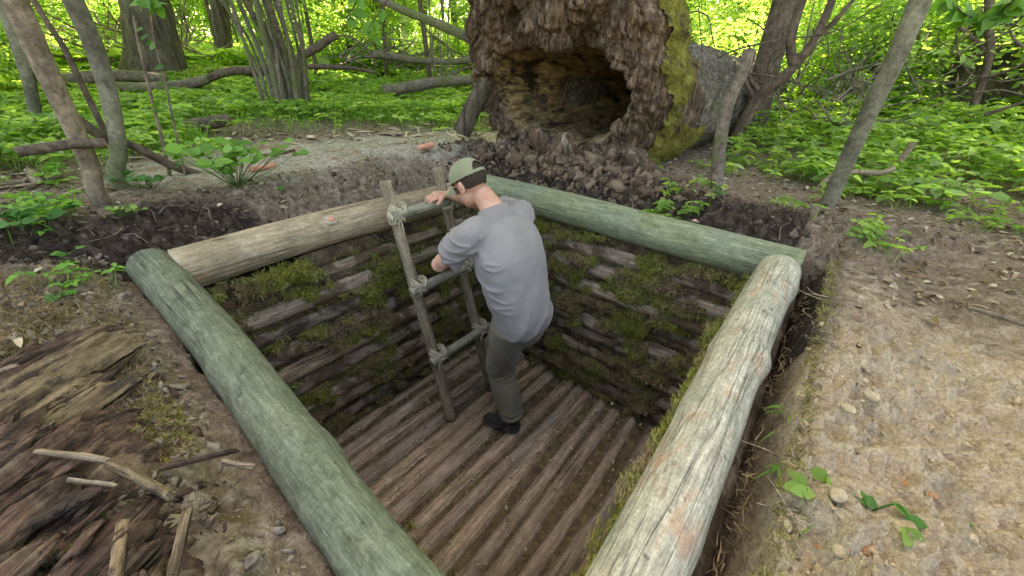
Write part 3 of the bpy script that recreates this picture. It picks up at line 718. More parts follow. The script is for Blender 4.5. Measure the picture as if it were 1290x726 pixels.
# normals by finite differences
dU = np.gradient(V, axis=0); dV = np.roll(V, -1, 1) - np.roll(V, 1, 1)
Nn = np.cross(dV, dU).reshape(-1, 3); Nn /= np.linalg.norm(Nn, axis=1)[:, None] + 1e-9
kinds = np.array([{'o': 0, 'r': 1, 'i': 2}[k[2]] for k in prof]); KR = np.repeat(kinds, NT)
lumpw = fbm(P0 * 3 + 70, 3); WP = P0 * 2.2 + .9 * np.stack([fbm(P0 * 2.5 + 40, 3), fbm(P0 * 2.5 + 50, 3), fbm(P0 * 2.5 + 60, 3)], -1) * 1.6; gn = 2.2 * fbm(WP * 1.3, 5) + .5 * (1 - 2 * np.abs(perlin(WP * np.array([1.2, 1.2, .5])))); fib = np.where(KR == 2, fbm(P0 * np.array([1.3, 8, 8]), 5, rid=True), fbm(P0 * np.array([7, 8, 1.5]) + lumpw[:, None] * 1.2, 4, rid=True)); lump = fbm(P0 * 2.6 + 5, 4); lum2 = 2 * fbm(P0 * np.array([14, 16, 3.0]) + 2 * lump[:, None], 4); lum3 = fbm(P0 * np.array([30, 34, 6]), 3)
amt_f = np.where(KR == 0, .035, np.where(KR == 1, .010, .035)); amt_l = np.where(KR == 0, .10, np.where(KR == 1, .14, .04)); amt_s = np.where(KR == 0, .02, np.where(KR == 1, .022, .008))
blend = np.repeat(np.exp(-np.maximum([p_[0] for p_ in prof], 0) / .35), NT); amt_s = np.maximum(amt_s, .022 * blend * (KR < 2)); amt_l = np.where(KR == 2, .04 + .1 * blend, amt_l)
P1 = P0 + Nn * (amt_f * fib + amt_l * lump + amt_s * lum2 + .3 * amt_s * lum3 + np.where(KR < 2, .06 * blend, .02 * blend) * gn)[:, None]
spk = fbm(np.stack([P0[:, 0] * 2, P0[:, 1] * 11, P0[:, 2] * 11], -1) + 3, 4, rid=True) + .5 * fbm(np.stack([P0[:, 0] * 3, P0[:, 1] * 34, P0[:, 2] * 34], -1), 2, rid=True)
P1[:, 0] -= .012 * spk * np.where(KR == 2, .5 * blend, blend)
P1[:, 2] = np.where(KR == 0, np.maximum(P1[:, 2], -.15), P1[:, 2])
i = np.arange(n0 - 1)[:, None] * NT; j = np.arange(NT)[None]; j2 = (j + 1) % NT
F = np.stack([i + j, i + j2, i + NT + j2, i + NT + j], -1)
Fo = F[kinds[:-1] < 2].reshape(-1, 4); Fi = F[kinds[:-1] == 2].reshape(-1, 4)
bark = F[:95].reshape(-1, 4)
front = F[95:][kinds[95:-1] < 2].reshape(-1, 4)
def sub(P, F):
    u, inv = np.unique(F, return_inverse=True); return P[u], inv.reshape(F.shape)
a_, b_ = sub(P1 - so, bark); obj('grey_trunk', a_, b_, M['grey_bark'], st)
a_, b_ = sub(P1 - so, front); obj('rotten_rim', a_, b_, M['rot'], st)
a_, b_ = sub(P1 - so, Fi); obj('cavity_wall', a_, b_, M['cavity'], st)
# moss on the right and upper flank
tt = np.tile(th, n0).reshape(n0, NT); axv = np.repeat([p_[0] for p_ in prof], NT).reshape(n0, NT)
mn = fbm(P0 * 2.3 + 21, 4).reshape(n0, NT)
msk = (np.cos(tt - .45) + .9 * mn > .55) & (axv < .75 + .8 * mn) & (kinds[:, None] == 0) & (axv > .10 - .2 * mn)
Fm = F[(msk[:-1] & np.roll(msk, -1, 1)[:-1] & msk[1:])]
Pm = P1 + Nn * (.015 + .012 * fbm(P0 * 14, 3) + .018 * lump)[:, None]
a_, b_ = sub(Pm - so, Fm); M['trunk_moss'] = mat_lump('trunk_moss', [(.36, (.07, .06, .03)), (.44, (.14, .135, .035)), (.56, (.21, .205, .05)), (.7, (.29, .27, .08))], scale=9, bump=.02, isl=0)
obj('moss_patch', a_, b_, M['trunk_moss'], st)
ids = np.unique(Fm); ids = RNG.choice(ids, 9000); Pf = Pm[ids] + RNG.normal(size=(9000, 3)) * .006 - so
V1, F1 = fronds(Pf, Nn[ids] + RNG.normal(size=Pf.shape) * .7 + [0, 0, -.3], RNG.uniform(.012, .03, 9000), .004)
obj('moss_tufts', V1, F1, mat_lump('tuft_moss', [(.3, (.11, .11, .03)), (.5, (.20, .20, .045)), (.7, (.28, .26, .07))]), st, smooth=False)
# splinters of wood hanging and sticking out round the rim
rid_ = np.where(KR == 1)[0]; ids = RNG.choice(rid_, 70)
Pf = P1[ids]; Dp = Nn[ids] * .6 + np.array([-.2, 0, -.9]) + RNG.normal(size=Pf.shape) * .5; D, Sd, Nv = basis(Dp, RNG.normal(size=Pf.shape))
rot_ = np.stack([D, Sd, Nv], -1)
V1, F1 = chunks(Pf - so, RNG.uniform(.012, .05, 70), (2.0, .35, .22), 1, .3, rot_)
obj('splinters', V1, F1, M['rot'], st, smooth=False)['kind'] = 'stuff'
# vertical slab hanging inside the upper rim
V1, F1 = tube([(2.50, 1.72, 1.95, .10), (2.47, 1.73, 1.55, .09), (2.52, 1.72, 1.30, .06), (2.56, 1.70, 1.16, .02)], 60, 24, .5, (6, 6, 1.2), .15, 'round', squash=.5)
obj('hanging_slab', V1 + [0, .1, .05] - so, F1, M['rot'], st)
# crumbled wood below the open end
N = 1500
xx = RNG.normal(2.48, .17, N); yy = RNG.normal(1.6, .55, N); kk = (xx > 2.16) & (yy < 2.75) & (yy > .55)
P = np.stack([xx, yy, 0 * xx], -1)[kk]; P[:, 2] = gh(P[:, 0], P[:, 1]) + .005
V1, F1 = chunks(P, RNG.gamma(1.7, .008, len(P)) + .003, (1.3, .9, .6), 1, .2)
o = obj('rotten_rubble', V1, F1, mat_lump('rot_crumb', [(.3, (.04, .027, .02)), (.5, (.12, .082, .058)), (.62, (.22, .16, .115)), (.7, (.13, .11, .06))], scale=14, bump=.01), smooth=False); tag(o, 'crumbled brown rotten wood spilled between the hollow trunk and the green log', 'rubble', kind='stuff')
N = 20
xx = RNG.normal(2.58, .13, N); yy = RNG.normal(1.65, .5, N); kk = (xx > 2.3) & (yy < 2.6) & (yy > .8)
P = np.stack([xx, yy, 0 * xx], -1)[kk]; P[:, 2] = gh(P[:, 0], P[:, 1]) + .01
V1, F1 = chunks(P, RNG.gamma(2.0, .018, len(P)) + .02, (1.7, .9, .5), 3, .0)
V1 = V1 + (.022 * fbm(V1 * 13, 4, rid=True) + .012 * fbm(V1 * 30 + 3, 3, rid=True) - .01)[:, None] * (V1 - np.repeat(P, 642, 0)) / (np.linalg.norm(V1 - np.repeat(P, 642, 0), axis=1)[:, None] + 1e-6)
o = obj('rotten_lumps', V1, F1, M['rot']); tag(o, 'larger lumps of soft rotten wood heaped at the mouth of the hollow trunk', 'rubble', kind='stuff')

# ------------------------------------------------------------------ rotten log remains, near left
def near_z(x, y): return float(gh(np.array([x]), np.array([y]))[0])
M['rot_red'] = mat_wood('red_rotten_wood', [(.028, .017, .013), (.09, .054, .04), (.20, .135, .10)], patch=(.20, .165, .12), patch_rng=(.56, .68), patch2=(.05, .035, .028), patch2_rng=(.5, .6), axis=0, stretch=.12, scale=34, bump=.012, rough=.95, cracks=1.0, crack_scale=16, patch_scale=7, spots=.5)
M['slab'] = mat_wood('grey_split_wood', [(.05, .034, .023), (.16, .112, .07), (.29, .22, .145)], patch=(.19, .145, .085), patch_rng=(.5, .62), patch2=(.06, .045, .035), patch2_rng=(.55, .63), axis=0, stretch=.08, scale=60, bump=.008, rough=.9, cracks=1.0, crack_scale=24, patch_scale=7)
yaw_r = math.radians(31)
rl = empty('rotten_log', (-.885, .25, .0), (0, 0, yaw_r))
tag(rl, 'crumbling dark red-brown rotten log on the ground in the near left corner', 'rotten log')
def slabmesh(L, W, T, n=120, m=60, seed=0, ridge=.02, end=.12, fx=2.2, fy=26):
    """split wood: long grain along X, jagged ends"""
    u = np.linspace(0, 1, n); v = np.linspace(-1, 1, m); U_, V_ = np.meshgrid(u, v, indexing='ij'); s = V_.ravel()
    e0 = end * fbm(np.stack([s * W * fy, 0 * s, 0 * s + seed], -1), 3); e1 = end * fbm(np.stack([s * W * fy, 0 * s + 5, 0 * s + seed], -1), 3)
    X = (e0 + (1 + e1 - e0) * U_.ravel()) * L
    Y = s * W * (1 + .10 * fbm(np.stack([X * 3, s, 0 * s + seed], -1), 2))
    p = np.stack([X * fx, Y * fy, 0 * X + seed * 3], -1)
    prof_ = np.sqrt(np.clip(1 - s ** 4, 0, 1)) * np.clip(np.minimum(U_.ravel(), 1 - U_.ravel()) * 14, 0, 1) ** .5
    Z = T * prof_ * (.75 + .5 * fbm(np.stack([X * 2, Y * 5, 0 * X + seed], -1), 3)) + ridge * fbm(p, 4, rid=True) * prof_ + ridge * .3 * fbm(p * 3, 3, rid=True)
    top = np.stack([X, Y, Z], -1); bot = np.stack([X, Y, -T * .5 * prof_ - .002], -1)
    k = n * m; i = np.arange(n - 1)[:, None] * m; j = np.arange(m - 1)[None]
    F1 = np.stack([i + j, i + m + j, i + m + j + 1, i + j + 1], -1).reshape(-1, 4)
    return np.vstack([top, bot]), [np.vstack([F1, F1[:, ::-1] + k])]
V, F = slabmesh(1.02, .40, .055, 260, 200, 1, .030, .05, 2.4, 15)
V[:, 0] *= (.955 + .60 * (V[:, 1] + .10)) / 1.02; V[:, 2] += .018 * fbm(V * [6, 16, 6], 4, rid=True) + .01 * fbm(V * [14, 50, 14], 3); obj('heartwood', V, F, M['rot_red'], rl, loc=(.0, .10, .01))
for (x, y, z, L, W, T, yw, pt, sd_) in ((.42, .34, .055, .74, .055, .045, .05, -.02, 2), (.48, .47, .055, .80, .060, .045, .02, 0, 3), (.50, .60, .05, .82, .045, .04, -.02, 0, 4), (.60, .235, .05, .42, .030, .03, .10, 0, 5), (.30, .10, .06, .62, .036, .03, .10, 0, 6), (.42, -.04, .06, .45, .030, .03, -.05, 0, 8), (.40, .17, .06, .5, .03, .03, .03, 0, 9), (.5, -.14, .05, .28, .025, .025, 0, 0, 10)):
    V, F = slabmesh(L, W, T, 180, 80, sd_, .022, .16, 3, 36); V[:, 2] += .010 * fbm(V * [8, 30, 8] + sd_, 4, rid=True)
    z += .025
    obj('split_slab', V, F, M['slab'] if sd_ in (2, 3) else M['rot_red'], rl, loc=(x, y, z), rot=(0, -pt, yw))
n_ = 2200; lx_ = RNG.uniform(.05, 1.3, n_); ly_ = RNG.uniform(-.30, .66, n_); kk = lx_ < .84 + .6 * ly_; lx_ = lx_[kk]; ly_ = ly_[kk]; n_ = len(lx_); lz_ = .078 + .04 * RNG.random(n_)
aa = RNG.normal(size=n_) * .35; rr_ = np.zeros((n_, 3, 3)); rr_[:, 0, 0] = np.cos(aa); rr_[:, 1, 0] = np.sin(aa); rr_[:, 0, 1] = -np.sin(aa); rr_[:, 1, 1] = np.cos(aa); rr_[:, 2, 2] = 1
rr_ = np.einsum('nij,njk->nik', rr_, np.eye(3)[None] + RNG.normal(size=(n_, 3, 3)) * .12)
V, F = chunks(np.stack([lx_, ly_, lz_], -1), np.where(lx_ < .90 + .6 * ly_, 1, 0) * RNG.gamma(1.9, .0062, n_) + .002, (2.2, .6, .4), 1, .22, rr_)
obj('wood_fragments', V, F, M['rot_red'], rl, smooth=False)['kind'] = 'stuff'
# loose pieces of wood lying by the rotten log
def stick(name, P, mat, label, cat, r=None, seed=0, cap='flat', n=30, m=10, disp=.15, group=None, squash=1.0, endmat=None):
    o = local_tube(name, P, mat, None, endmat=endmat, n=n, m=m, disp=disp, freq=(4, 14, 14), rough=.05, cap=cap, seed=seed, squash=squash)
    if label: tag(o, label, cat, group)
    return o
def on(px_, py_, z, dz=0.0): p = PZ(px_, py_, z); return (p[0], p[1], z + dz)
def splinter(a, b, w, t, mat, label, seed, z=.1, dz=.01, up=0.0):
    A = PZ(*a, z); B = PZ(*b, z + up); d = Vector(B - A); V, F = slabmesh(d.length, w, t, 50, 24, seed, .006, .10, 6, 90)
    o = obj('wood_splinter', V, F, mat, loc=A + np.array([0, 0, dz])); o.rotation_mode = 'XYZ'; o.rotation_euler = (0, -math.atan2(d.z, math.hypot(d.x, d.y)), math.atan2(d.y, d.x))
    tag(o, label, 'splinter', 'splinters of wood by the rotten log'); return o
M['pale_split'] = mat_wood('pale_split_wood', [(.13, .10, .07), (.22, .17, .12), (.32, .26, .185)], axis=0, stretch=.08, scale=60, cracks=.6, bump=.004)
splinter((85, 605), (145, 612), .003, .003, M['pale_split'], 'short pale stick on the red rotten wood in the near left corner', 3, .12, .0)
splinter((50, 573), (140, 585), .005, .005, M['pale_split'], 'thin tan splinter lying above the red rotten wood', 4, .12)
splinter((140, 588), (222, 632), .008, .008, M['slab'], 'curved brown bark splinter at the edge of the rotten log', 5, .11, .012)
splinter((225, 735), (244, 650), .006, .006, M['slab'], 'dark grey pointed splinter standing at the bottom edge beside the rotten log', 6, .08, .02, .05)
splinter((150, 735), (160, 660), .008, .004, M['slab'], 'flat pale bark flake at the bottom edge on the rotten log', 7, .12, .01)
splinter((0, 470), (25, 462), .008, .005, M['pale_split'], 'small pale chip at the left border on dark rotten wood', 8, .12, .0)
splinter((205, 600), (305, 575), .004, .004, M['rot_red'], 'thin dark twig of wood on grey soil beside the thick green-grey log', 9, .06, .02)
splinter((288, 594), (327, 600), .006, .004, M['pale_split'], 'tiny pale splinter on the soil touching the thick green-grey log', 10, .06, .03)
V1, F1 = [], []
N = 700
xx = RNG.uniform(-.75, .0, N); yy = RNG.uniform(.15, 1.3, N); zz = gh(xx, yy) + .003
lx = (xx + .95) * math.cos(yaw_r) + (yy - .25) * math.sin(yaw_r); ly = -(xx + .95) * math.sin(yaw_r) + (yy - .25) * math.cos(yaw_r)
onl = (lx > .0) & (lx < 1.0) & (ly > -.25) & (ly < .62); zz = np.where(onl, np.maximum(zz, .085), zz)
P = np.stack([xx, yy, zz], -1)
V1, F1 = chunks(P, RNG.gamma(2, .0022, N) + .0015, (1.8, .8, .4), 0, .3)
o = obj('wood_crumbs', V1, F1, [M['rot_red'], M['pale_split']], smooth=False, mi=np.repeat((RNG.random(N) < .12).astype(int), 20)); tag(o, 'crumbs of red and pale rotten wood round the rotten log', 'wood chips', kind='stuff')

# ------------------------------------------------------------------ clods, stones, litter, chips, roots
def scatter_ground(n, box, dens=None):
    x = RNG.uniform(box[0], box[1], n); y = RNG.uniform(box[2], box[3], n)
    if dens is not None: k = RNG.random(n) < dens(x, y); x, y = x[k], y[k]
    return x, y, gh(x, y)
M['clod'] = mat_lump('sandy_clod', [(.3, (.36, .26, .15)), (.45, (.44, .34, .21)), (.6, (.52, .42, .28)), (.7, (.44, .35, .23))], scale=40, bump=.006, isl=.5)
def dens_s(x, y):
    n = fbm(np.stack([x * 5, y * 5, 0 * x], -1), 2); return np.clip(.35 + n * 1.3, 0, 1) * sstep(1.9, 1.5, x) * sstep(-.11, -.15, y) * (.25 + .75 * sstep(-.55, -.2, y))
x, y, z = scatter_ground(5000, (.2, 1.95, -.95, -.11), dens_s)
V1, F1 = chunks(np.stack([x, y, z], -1), RNG.gamma(1.3, .0020, len(x)) + .001, (1, .8, .6), 1, .30)
o = obj('soil_clods', V1, F1, M['clod']); tag(o, 'crumbly lumps of yellow sandy soil along the edge beside the pale log', 'soil', kind='stuff')
def dens_d(x, y):
    n = fbm(np.stack([x * 5, y * 5, 0 * x], -1), 2); return np.clip(.4 + n * 1.5, 0, 1) * (((y > 2.08) & (y < 2.75)) | ((x > 2.13) & (x < 2.6) & (y > -.2)))
x, y, z = scatter_ground(9000, (-.4, 2.7, -.2, 2.9), dens_d)
V1, F1 = chunks(np.stack([x, y, z], -1), RNG.gamma(1.4, .0034, len(x)) + .002, (1, .85, .6), 1, .25)
o = obj('dark_clods', V1, F1, mat_lump('dark_clod', [(.3, (.03, .023, .018)), (.5, (.08, .062, .05)), (.7, (.19, .16, .13))], scale=30)); tag(o, 'dark crumbs of dug earth on the banks behind the tan log and the green log', 'soil', kind='stuff')
def dens_l(x, y):
    n = fbm(np.stack([x * 4, y * 4, 0 * x], -1), 2); return np.clip(.6 + n * 1.5, 0, 1) * (x < .03) * (y < 2.3)
x, y, z = scatter_ground(11000, (-.7, .04, .1, 2.4), dens_l)
V1, F1 = chunks(np.stack([x, y, z], -1), RNG.gamma(1.4, .0026, len(x)) + .0014, (1.2, .85, .5), 1, .25)
o = obj('grey_clods', V1, F1, mat_lump('grey_clod', [(.3, (.06, .045, .03)), (.5, (.17, .14, .10)), (.7, (.33, .29, .23))], scale=30)); tag(o, 'grey and brown soil crumbs along the outer side of the thick green-grey log', 'soil', kind='stuff')

M['litter'] = mat_leaf('leaf_litter', [(0, (.10, .06, .035)), (.35, (.20, .13, .08)), (.65, (.33, .24, .16)), (.9, (.45, .38, .28)), (1, (.55, .50, .42))], trans=.1, rough=.8)
def in_pit(x, y): return (x > -.05) & (x < 2.2) & (y > -.2) & (y < 2.2)
def dens_lit(x, y):
    sa, pa, dk, gr, le = masks(x, y); n = fbm(np.stack([x * 2, y * 2, 0 * x + 7], -1), 3)
    return np.clip(.55 + n - .9 * sa - .75 * pa - .7 * dk, 0.015, 1) * (~in_pit(x, y)) * np.clip(1.3 - np.hypot(x, y) / 9, .2, 1)
x, y, z = scatter_ground(60000, (-3, 9, -6, 9), dens_lit)
n = len(x); U = RNG.normal(size=(n, 3)) * .45 + [0, 0, 1]; D = RNG.normal(size=(n, 3)) * [1, 1, .25]
V1, F1 = leaves(np.stack([x, y, z + .006], -1), D, U, RNG.uniform(.02, .055, n), RNG.uniform(.012, .03, n), droop=.4)
o = obj('leaf_litter', V1, F1, M['litter'], smooth=False); tag(o, 'dry brown dead leaves strewn over the forest floor', 'leaf litter', kind='stuff')
x, y, z = scatter_ground(26000, (-1.2, 3.6, -1.6, 3.6), lambda x, y: np.clip(.8 - .93 * masks(x, y)[0], 0, 1) * (~in_pit(x, y)) * .5)
n = len(x); V1, F1 = fronds(np.stack([x, y, z + .003], -1), RNG.normal(size=(n, 3)) * [1, 1, .25], RNG.uniform(.015, .08, n), RNG.uniform(.0012, .004, n), .3)
o = obj('twig_litter', V1, F1, mat_lump('twig_litter', [(.3, (.05, .035, .025)), (.5, (.16, .12, .08)), (.7, (.36, .30, .21))]), smooth=False); tag(o, 'fine twigs, needles and straw littering the soil around the pit', 'twigs', kind='stuff')
# pale wood chips on the path behind the bank
N = 150
q = RNG.normal(size=(N, 2)); P = np.column_stack([np.where(RNG.random(N) < .6, 2.75 + q[:, 0] * .35, 1.7 + q[:, 0] * .55), np.zeros(N), np.zeros(N)]); P[:, 1] = 3.95 - .35 * (P[:, 0] - 1.7) + q[:, 1] * .28
P[:, 2] = gh(P[:, 0], P[:, 1]) + .012
a2 = RNG.uniform(0, 6.3, N); rr = np.zeros((N, 3, 3)); rr[:, 0, 0] = np.cos(a2); rr[:, 1, 0] = np.sin(a2); rr[:, 0, 1] = -np.sin(a2); rr[:, 1, 1] = np.cos(a2); rr[:, 2, 2] = 1
rr = np.einsum('nij,njk->nik', rr, np.eye(3)[None] + RNG.normal(size=(N, 3, 3)) * .15)
V1, F1 = chunks(P, RNG.gamma(2, .011, N) + .006, (1.9, .4, .12), 0, .25, rr)
o = obj('wood_chips', V1, F1, mat_lump('fresh_chip', [(.3, (.42, .33, .22)), (.5, (.55, .46, .33)), (.7, (.62, .55, .44))]), smooth=False); tag(o, 'fresh pale wood chips on the sandy path behind the pit', 'wood chips', kind='stuff')
N = 160
q = RNG.normal(size=(N, 2)); P = np.column_stack([-.45 + q[:, 0] * .28, 3.35 + q[:, 1] * .3, np.zeros(N)]); P[:, 2] = gh(P[:, 0], P[:, 1]) + .015
V1, F1 = chunks(P, RNG.gamma(2, .02, N) + .01, (2.4, .3, .1), 0, .25, np.concatenate([rr, rr])[:N])
o = obj('wood_chips', V1, F1, M['pale_split'], smooth=False); tag(o, 'straw-coloured shavings on the ground left of the leaning trees', 'wood chips', kind='stuff')
# roots hanging on the cut banks
parts = []
for k in range(110):
    side = RNG.random()
    if side < .5: x0, y0 = RNG.uniform(0, 2.1), RNG.uniform(2.15, 2.6)
    elif side < .75: x0, y0 = RNG.uniform(2.14, 2.5), RNG.uniform(-.2, 1.2)
    else: x0, y0 = RNG.uniform(.3, 2.0), RNG.uniform(-.19, -.12)
    z0 = near_z(x0, y0) + .006; p = np.array([x0, y0, z0]); pts = [(*p, .0022)]; d = RNG.normal(size=3) * [1, 1, .15]; d /= np.linalg.norm(d)
    Lr = RNG.uniform(.04, .16) if side < .75 else RNG.uniform(.03, .08)
    for s in range(3):
        d = d + RNG.normal(size=3) * .5 * [1, 1, .4]; d /= np.linalg.norm(d); p = p + d * Lr / 2; 
        p[2] = max(p[2], near_z(p[0], p[1]) + .004) if side < .75 else p[2]
        pts.append((*p, .002 - .0006 * s))
    parts.append(tube(pts, 10, 5, cap='none'))
V, F = join(parts); o = obj('rootlets', V, F, M['pale_split']); tag(o, 'thin cut roots poking out of the soil banks around the pit', 'roots', kind='stuff')
# stones in the sand
M['stone'] = mat_lump('stone', [(.3, (.24, .19, .12)), (.5, (.36, .30, .20)), (.7, (.45, .39, .28))], scale=30, bump=.002, isl=0, rough=.8)
M['brick'] = mat_lump('orange_stone', [(.3, (.25, .13, .06)), (.5, (.36, .20, .10)), (.7, (.42, .29, .17))], scale=50, bump=.004, isl=0)
for (px_, py_, s, mt, lab) in ((1088, 512, .016, 'stone', 'largest grey-yellow stone in the sand right of the pale log'), (1066, 518, .013, 'stone', 'brownish stone touching the largest one in the sand'), (1052, 628, .014, 'stone', 'round brown stone below the small green sprouts in the sand'), (1096, 690, .012, 'brick', 'orange crumbly stone at the bottom edge of the sand'), (1032, 692, .007, 'brick', 'tiny orange stone in the sand near the bottom edge'), (1140, 612, .012, 'brick', 'orange clay lump in the middle of the sand'), (1180, 618, .009, 'brick', 'small orange-brown clay crumb right of the orange clay lump'), (1004, 540, .013, 'stone', 'rounded pale stone near the grass blades by the log'), (1065, 684, .010, 'stone', 'flat yellow stone left of the orange crumbly stone'), (968, 690, .012, 'stone', 'angular yellow-brown stone nearest the bottom end of the pale log'), (1170, 468, .008, 'stone', 'elongated pale pebble in the upper part of the sand'), (1218, 470, .004, 'cut', 'tiny white pebble on the smooth sand at the right')):
    p = PZ(px_, py_, .08); z = near_z(p[0], p[1]); p = PZ(px_, py_, z); B, F = ico(3)
    U = B * np.array([1.2, .9, .65]) * s * (1 + .22 * fbm(B * 1.7 + px_, 3)[:, None])
    Rz = rotmats(1)[0]; Rz = np.array([[math.cos(px_), -math.sin(px_), 0], [math.sin(px_), math.cos(px_), 0], [0, 0, 1]])
    o = obj('stone', U @ Rz.T, F, M[mt], loc=(p[0], p[1], near_z(p[0], p[1]) + s * .25)); tag(o, lab, 'stone', 'stones in the sand')
# ------------------------------------------------------------------ trees
G = lambda a, b, c: (a, b, c)
M['leaf'] = mat_leaf('spring_leaf', [(0, (.12, .22, .05)), (.4, (.18, .31, .07)), (.75, (.26, .40, .10)), (1, (.34, .47, .15))], trans=.55)
M['leaf_far'] = mat_leaf('hazed_understorey_leaf', [(0, (.17, .28, .10)), (.5, (.26, .40, .14)), (1, (.38, .52, .22))], trans=.58)  # background haze and luminous glow put into the paler leaf colour
M['leaf_dark'] = mat_leaf('shade_leaf', [(0, (.03, .10, .02)), (.5, (.05, .16, .03)), (1, (.08, .22, .04))], trans=.35)
M['leaf_mid'] = mat_leaf('mid_leaf', [(0, (.08, .20, .035)), (.5, (.12, .28, .05)), (1, (.18, .36, .075))], trans=.4)
M['grass'] = mat_leaf('grass_blade', [(0, (.08, .20, .03)), (.5, (.13, .28, .04)), (1, (.20, .36, .07))], trans=.45)
M['bark_tan'] = mat_bark('bark_tan', (.11, .085, .06), (.25, .20, .145), scale=22, stretch=.5, bump=.006)
M['bark_grey'] = mat_bark('bark_grey_green', (.085, .082, .058), (.19, .185, .135), moss=(.12, .135, .065), scale=10, stretch=.8, bump=.003)
M['bark_brown'] = mat_bark('bark_brown', (.06, .045, .035), (.15, .115, .085), scale=28, stretch=.5, bump=.006)
M['bark_oak'] = mat_bark('bark_furrowed', (.07, .06, .045), (.25, .21, .16), moss=(.11, .13, .04), moss_rng=(.58, .68), scale=14, stretch=.12, bump=.05)
M['bark_birch'] = mat_bark('bark_white', (.45, .38, .28), (.78, .74, .66), scale=5, stretch=2, bump=.004)
M['dead'] = mat_bark('dead_wood', (.09, .075, .06), (.22, .185, .15), moss=(.12, .14, .06), scale=26, stretch=1, bump=.008)

def cloud(C, Rr, n, ls, clumps=60, spread=.16, flat=.55, up=1.2, seed=None):
    C = np.array(C, float); Rr = np.array(Rr, float)
    q = RNG.normal(size=(clumps, 3)); q /= np.linalg.norm(q, axis=1)[:, None]; q *= RNG.random((clumps, 1)) ** .45
    cc = C + q * Rr; k = RNG.integers(0, clumps, n); sp = spread * Rr.mean()
    P = cc[k] + RNG.normal(size=(n, 3)) * np.array([sp, sp, sp * flat])
    D = (P - cc[k]) / sp * .7 + RNG.normal(size=(n, 3)) * .7; D[:, 2] = D[:, 2] * .4 - .15
    U = RNG.normal(size=(n, 3)) * .5 + [0, 0, up]
    s = ls * RNG.uniform(.6, 1.25, n)
    return leaves(P, D, U, s, s * .62), cc
def make_tree(name, label, pts, mat, cat='tree', group=None, crown=None, branches=0, n=60, m=18, disp=.08, lm=None, rough=.03, flare=0, br=None):
    """pts rows x,y,z,r from the foot up"""
    base = np.array(pts[0][:3], float); root = empty(name, base); tag(root, label, cat, group)
    Q = np.array(pts, float); Q[:, :3] -= base
    if flare: Q = np.vstack([[Q[0, 0], Q[0, 1], -.15, Q[0, 3] * (1 + flare)], [Q[0, 0], Q[0, 1], .08, Q[0, 3] * (1 + flare * .45)], Q[1:]]) if True else Q
    else: Q[0, 2] -= .08
    V, F = tube(Q, n, m, disp, (2, 2, 1), rough, 'flat', seed=len(name) + len(label))
    obj('trunk', V, F, mat, root)
    for bp in (br or []):
        Bq = np.array(bp, float); Bq[:, :3] -= base
        V, F = tube(Bq, 30, 8, .1, (3, 3, 3), .03); obj('branch', V, F, mat, root)
    if crown:
        parts = []; bparts = []
        for (C, Rr, nl, ls) in crown:
            (v, f), cc = cloud(np.array(C) - base, Rr, nl, ls); parts.append((v, f))
            tip = Q[-1, :3]
            for c in cc[::6]:
                mid = (tip + c) / 2 + RNG.normal(size=3) * .2; bparts.append(tube([(*tip, Q[-1, 3] * .6), (*mid, Q[-1, 3] * .3), (*c, .006)], 10, 5, cap='none'))
        v, f = join(parts); obj('crown', v, f, lm or M['leaf'], root, smooth=False)
        if bparts: v, f = join(bparts); obj('limbs', v, f, mat, root)
    return root
def tp(pxs, r, w0, w1, zg=None, r1=None, ext=None):
    """path through photo pixels at range r (to r1), radii w0..w1"""
    r1 = r1 or r; out = []; n = len(pxs)
    for k, (x, y) in enumerate(pxs):
        t = k / (n - 1); rr = r + (r1 - r) * t
        out.append([*PH(x, y, rr), w0 + (w1 - w0) * t])
    z = near_z(out[0][0], out[0][1]); d = z - out[0][2]; out[0][2] = z
    if ext:
        a = np.array(out[-1][:3]); b = np.array(out[-2][:3]); d = (a - b) / np.linalg.norm(a - b); d = d * .75 + np.array([0, 0, .25])
        for L, rr in ext: out.append([*(a + d * L), rr])
    return out
make_tree('young_tree', 'tan-barked young tree leaning at the left edge of the photo', tp([(138, 272), (112, 205), (78, 130), (45, 60), (18, 0)], 2.75, .034, .041, ext=[(1.5, .07), (4.0, .05)]), M['bark_tan'], cat='tree', group='young trees beside the pit', n=80, m=24, disp=.06,
          crown=[((-1.2, 5.2, 6.4), (1.6, 1.6, 1.2), 3500, .13)], flare=.15)
make_tree('young_tree', 'smooth grey-green young tree just right of the leaning tan one', tp([(152, 232), (150, 190), (136, 115), (115, 50), (92, 0)], 3.1, .034, .040, ext=[(1.5, .06), (4.2, .045)]), M['bark_grey'], group='young trees beside the pit', n=80, m=24, flare=.25,
          crown=[((.2, 6.2, 7.2), (1.8, 1.8, 1.3), 4500, .13)])
make_tree('sapling', 'thin bare brown sapling slanting behind the two leaning left trees', tp([(137, 176), (112, 125), (80, 60), (42, 0)], 3.6, .018, .014, ext=[(1.0, .012)]), M['bark_brown'], cat='sapling', n=40, m=10)
make_tree('sapling', 'faint grey thin trunk at the far left behind the leaning tan tree', tp([(50, 176), (38, 110), (20, 50), (2, 0)], 5.4, .04, .045, ext=[(1.5, .03)]), M['bark_grey'], cat='sapling', n=40, m=10)
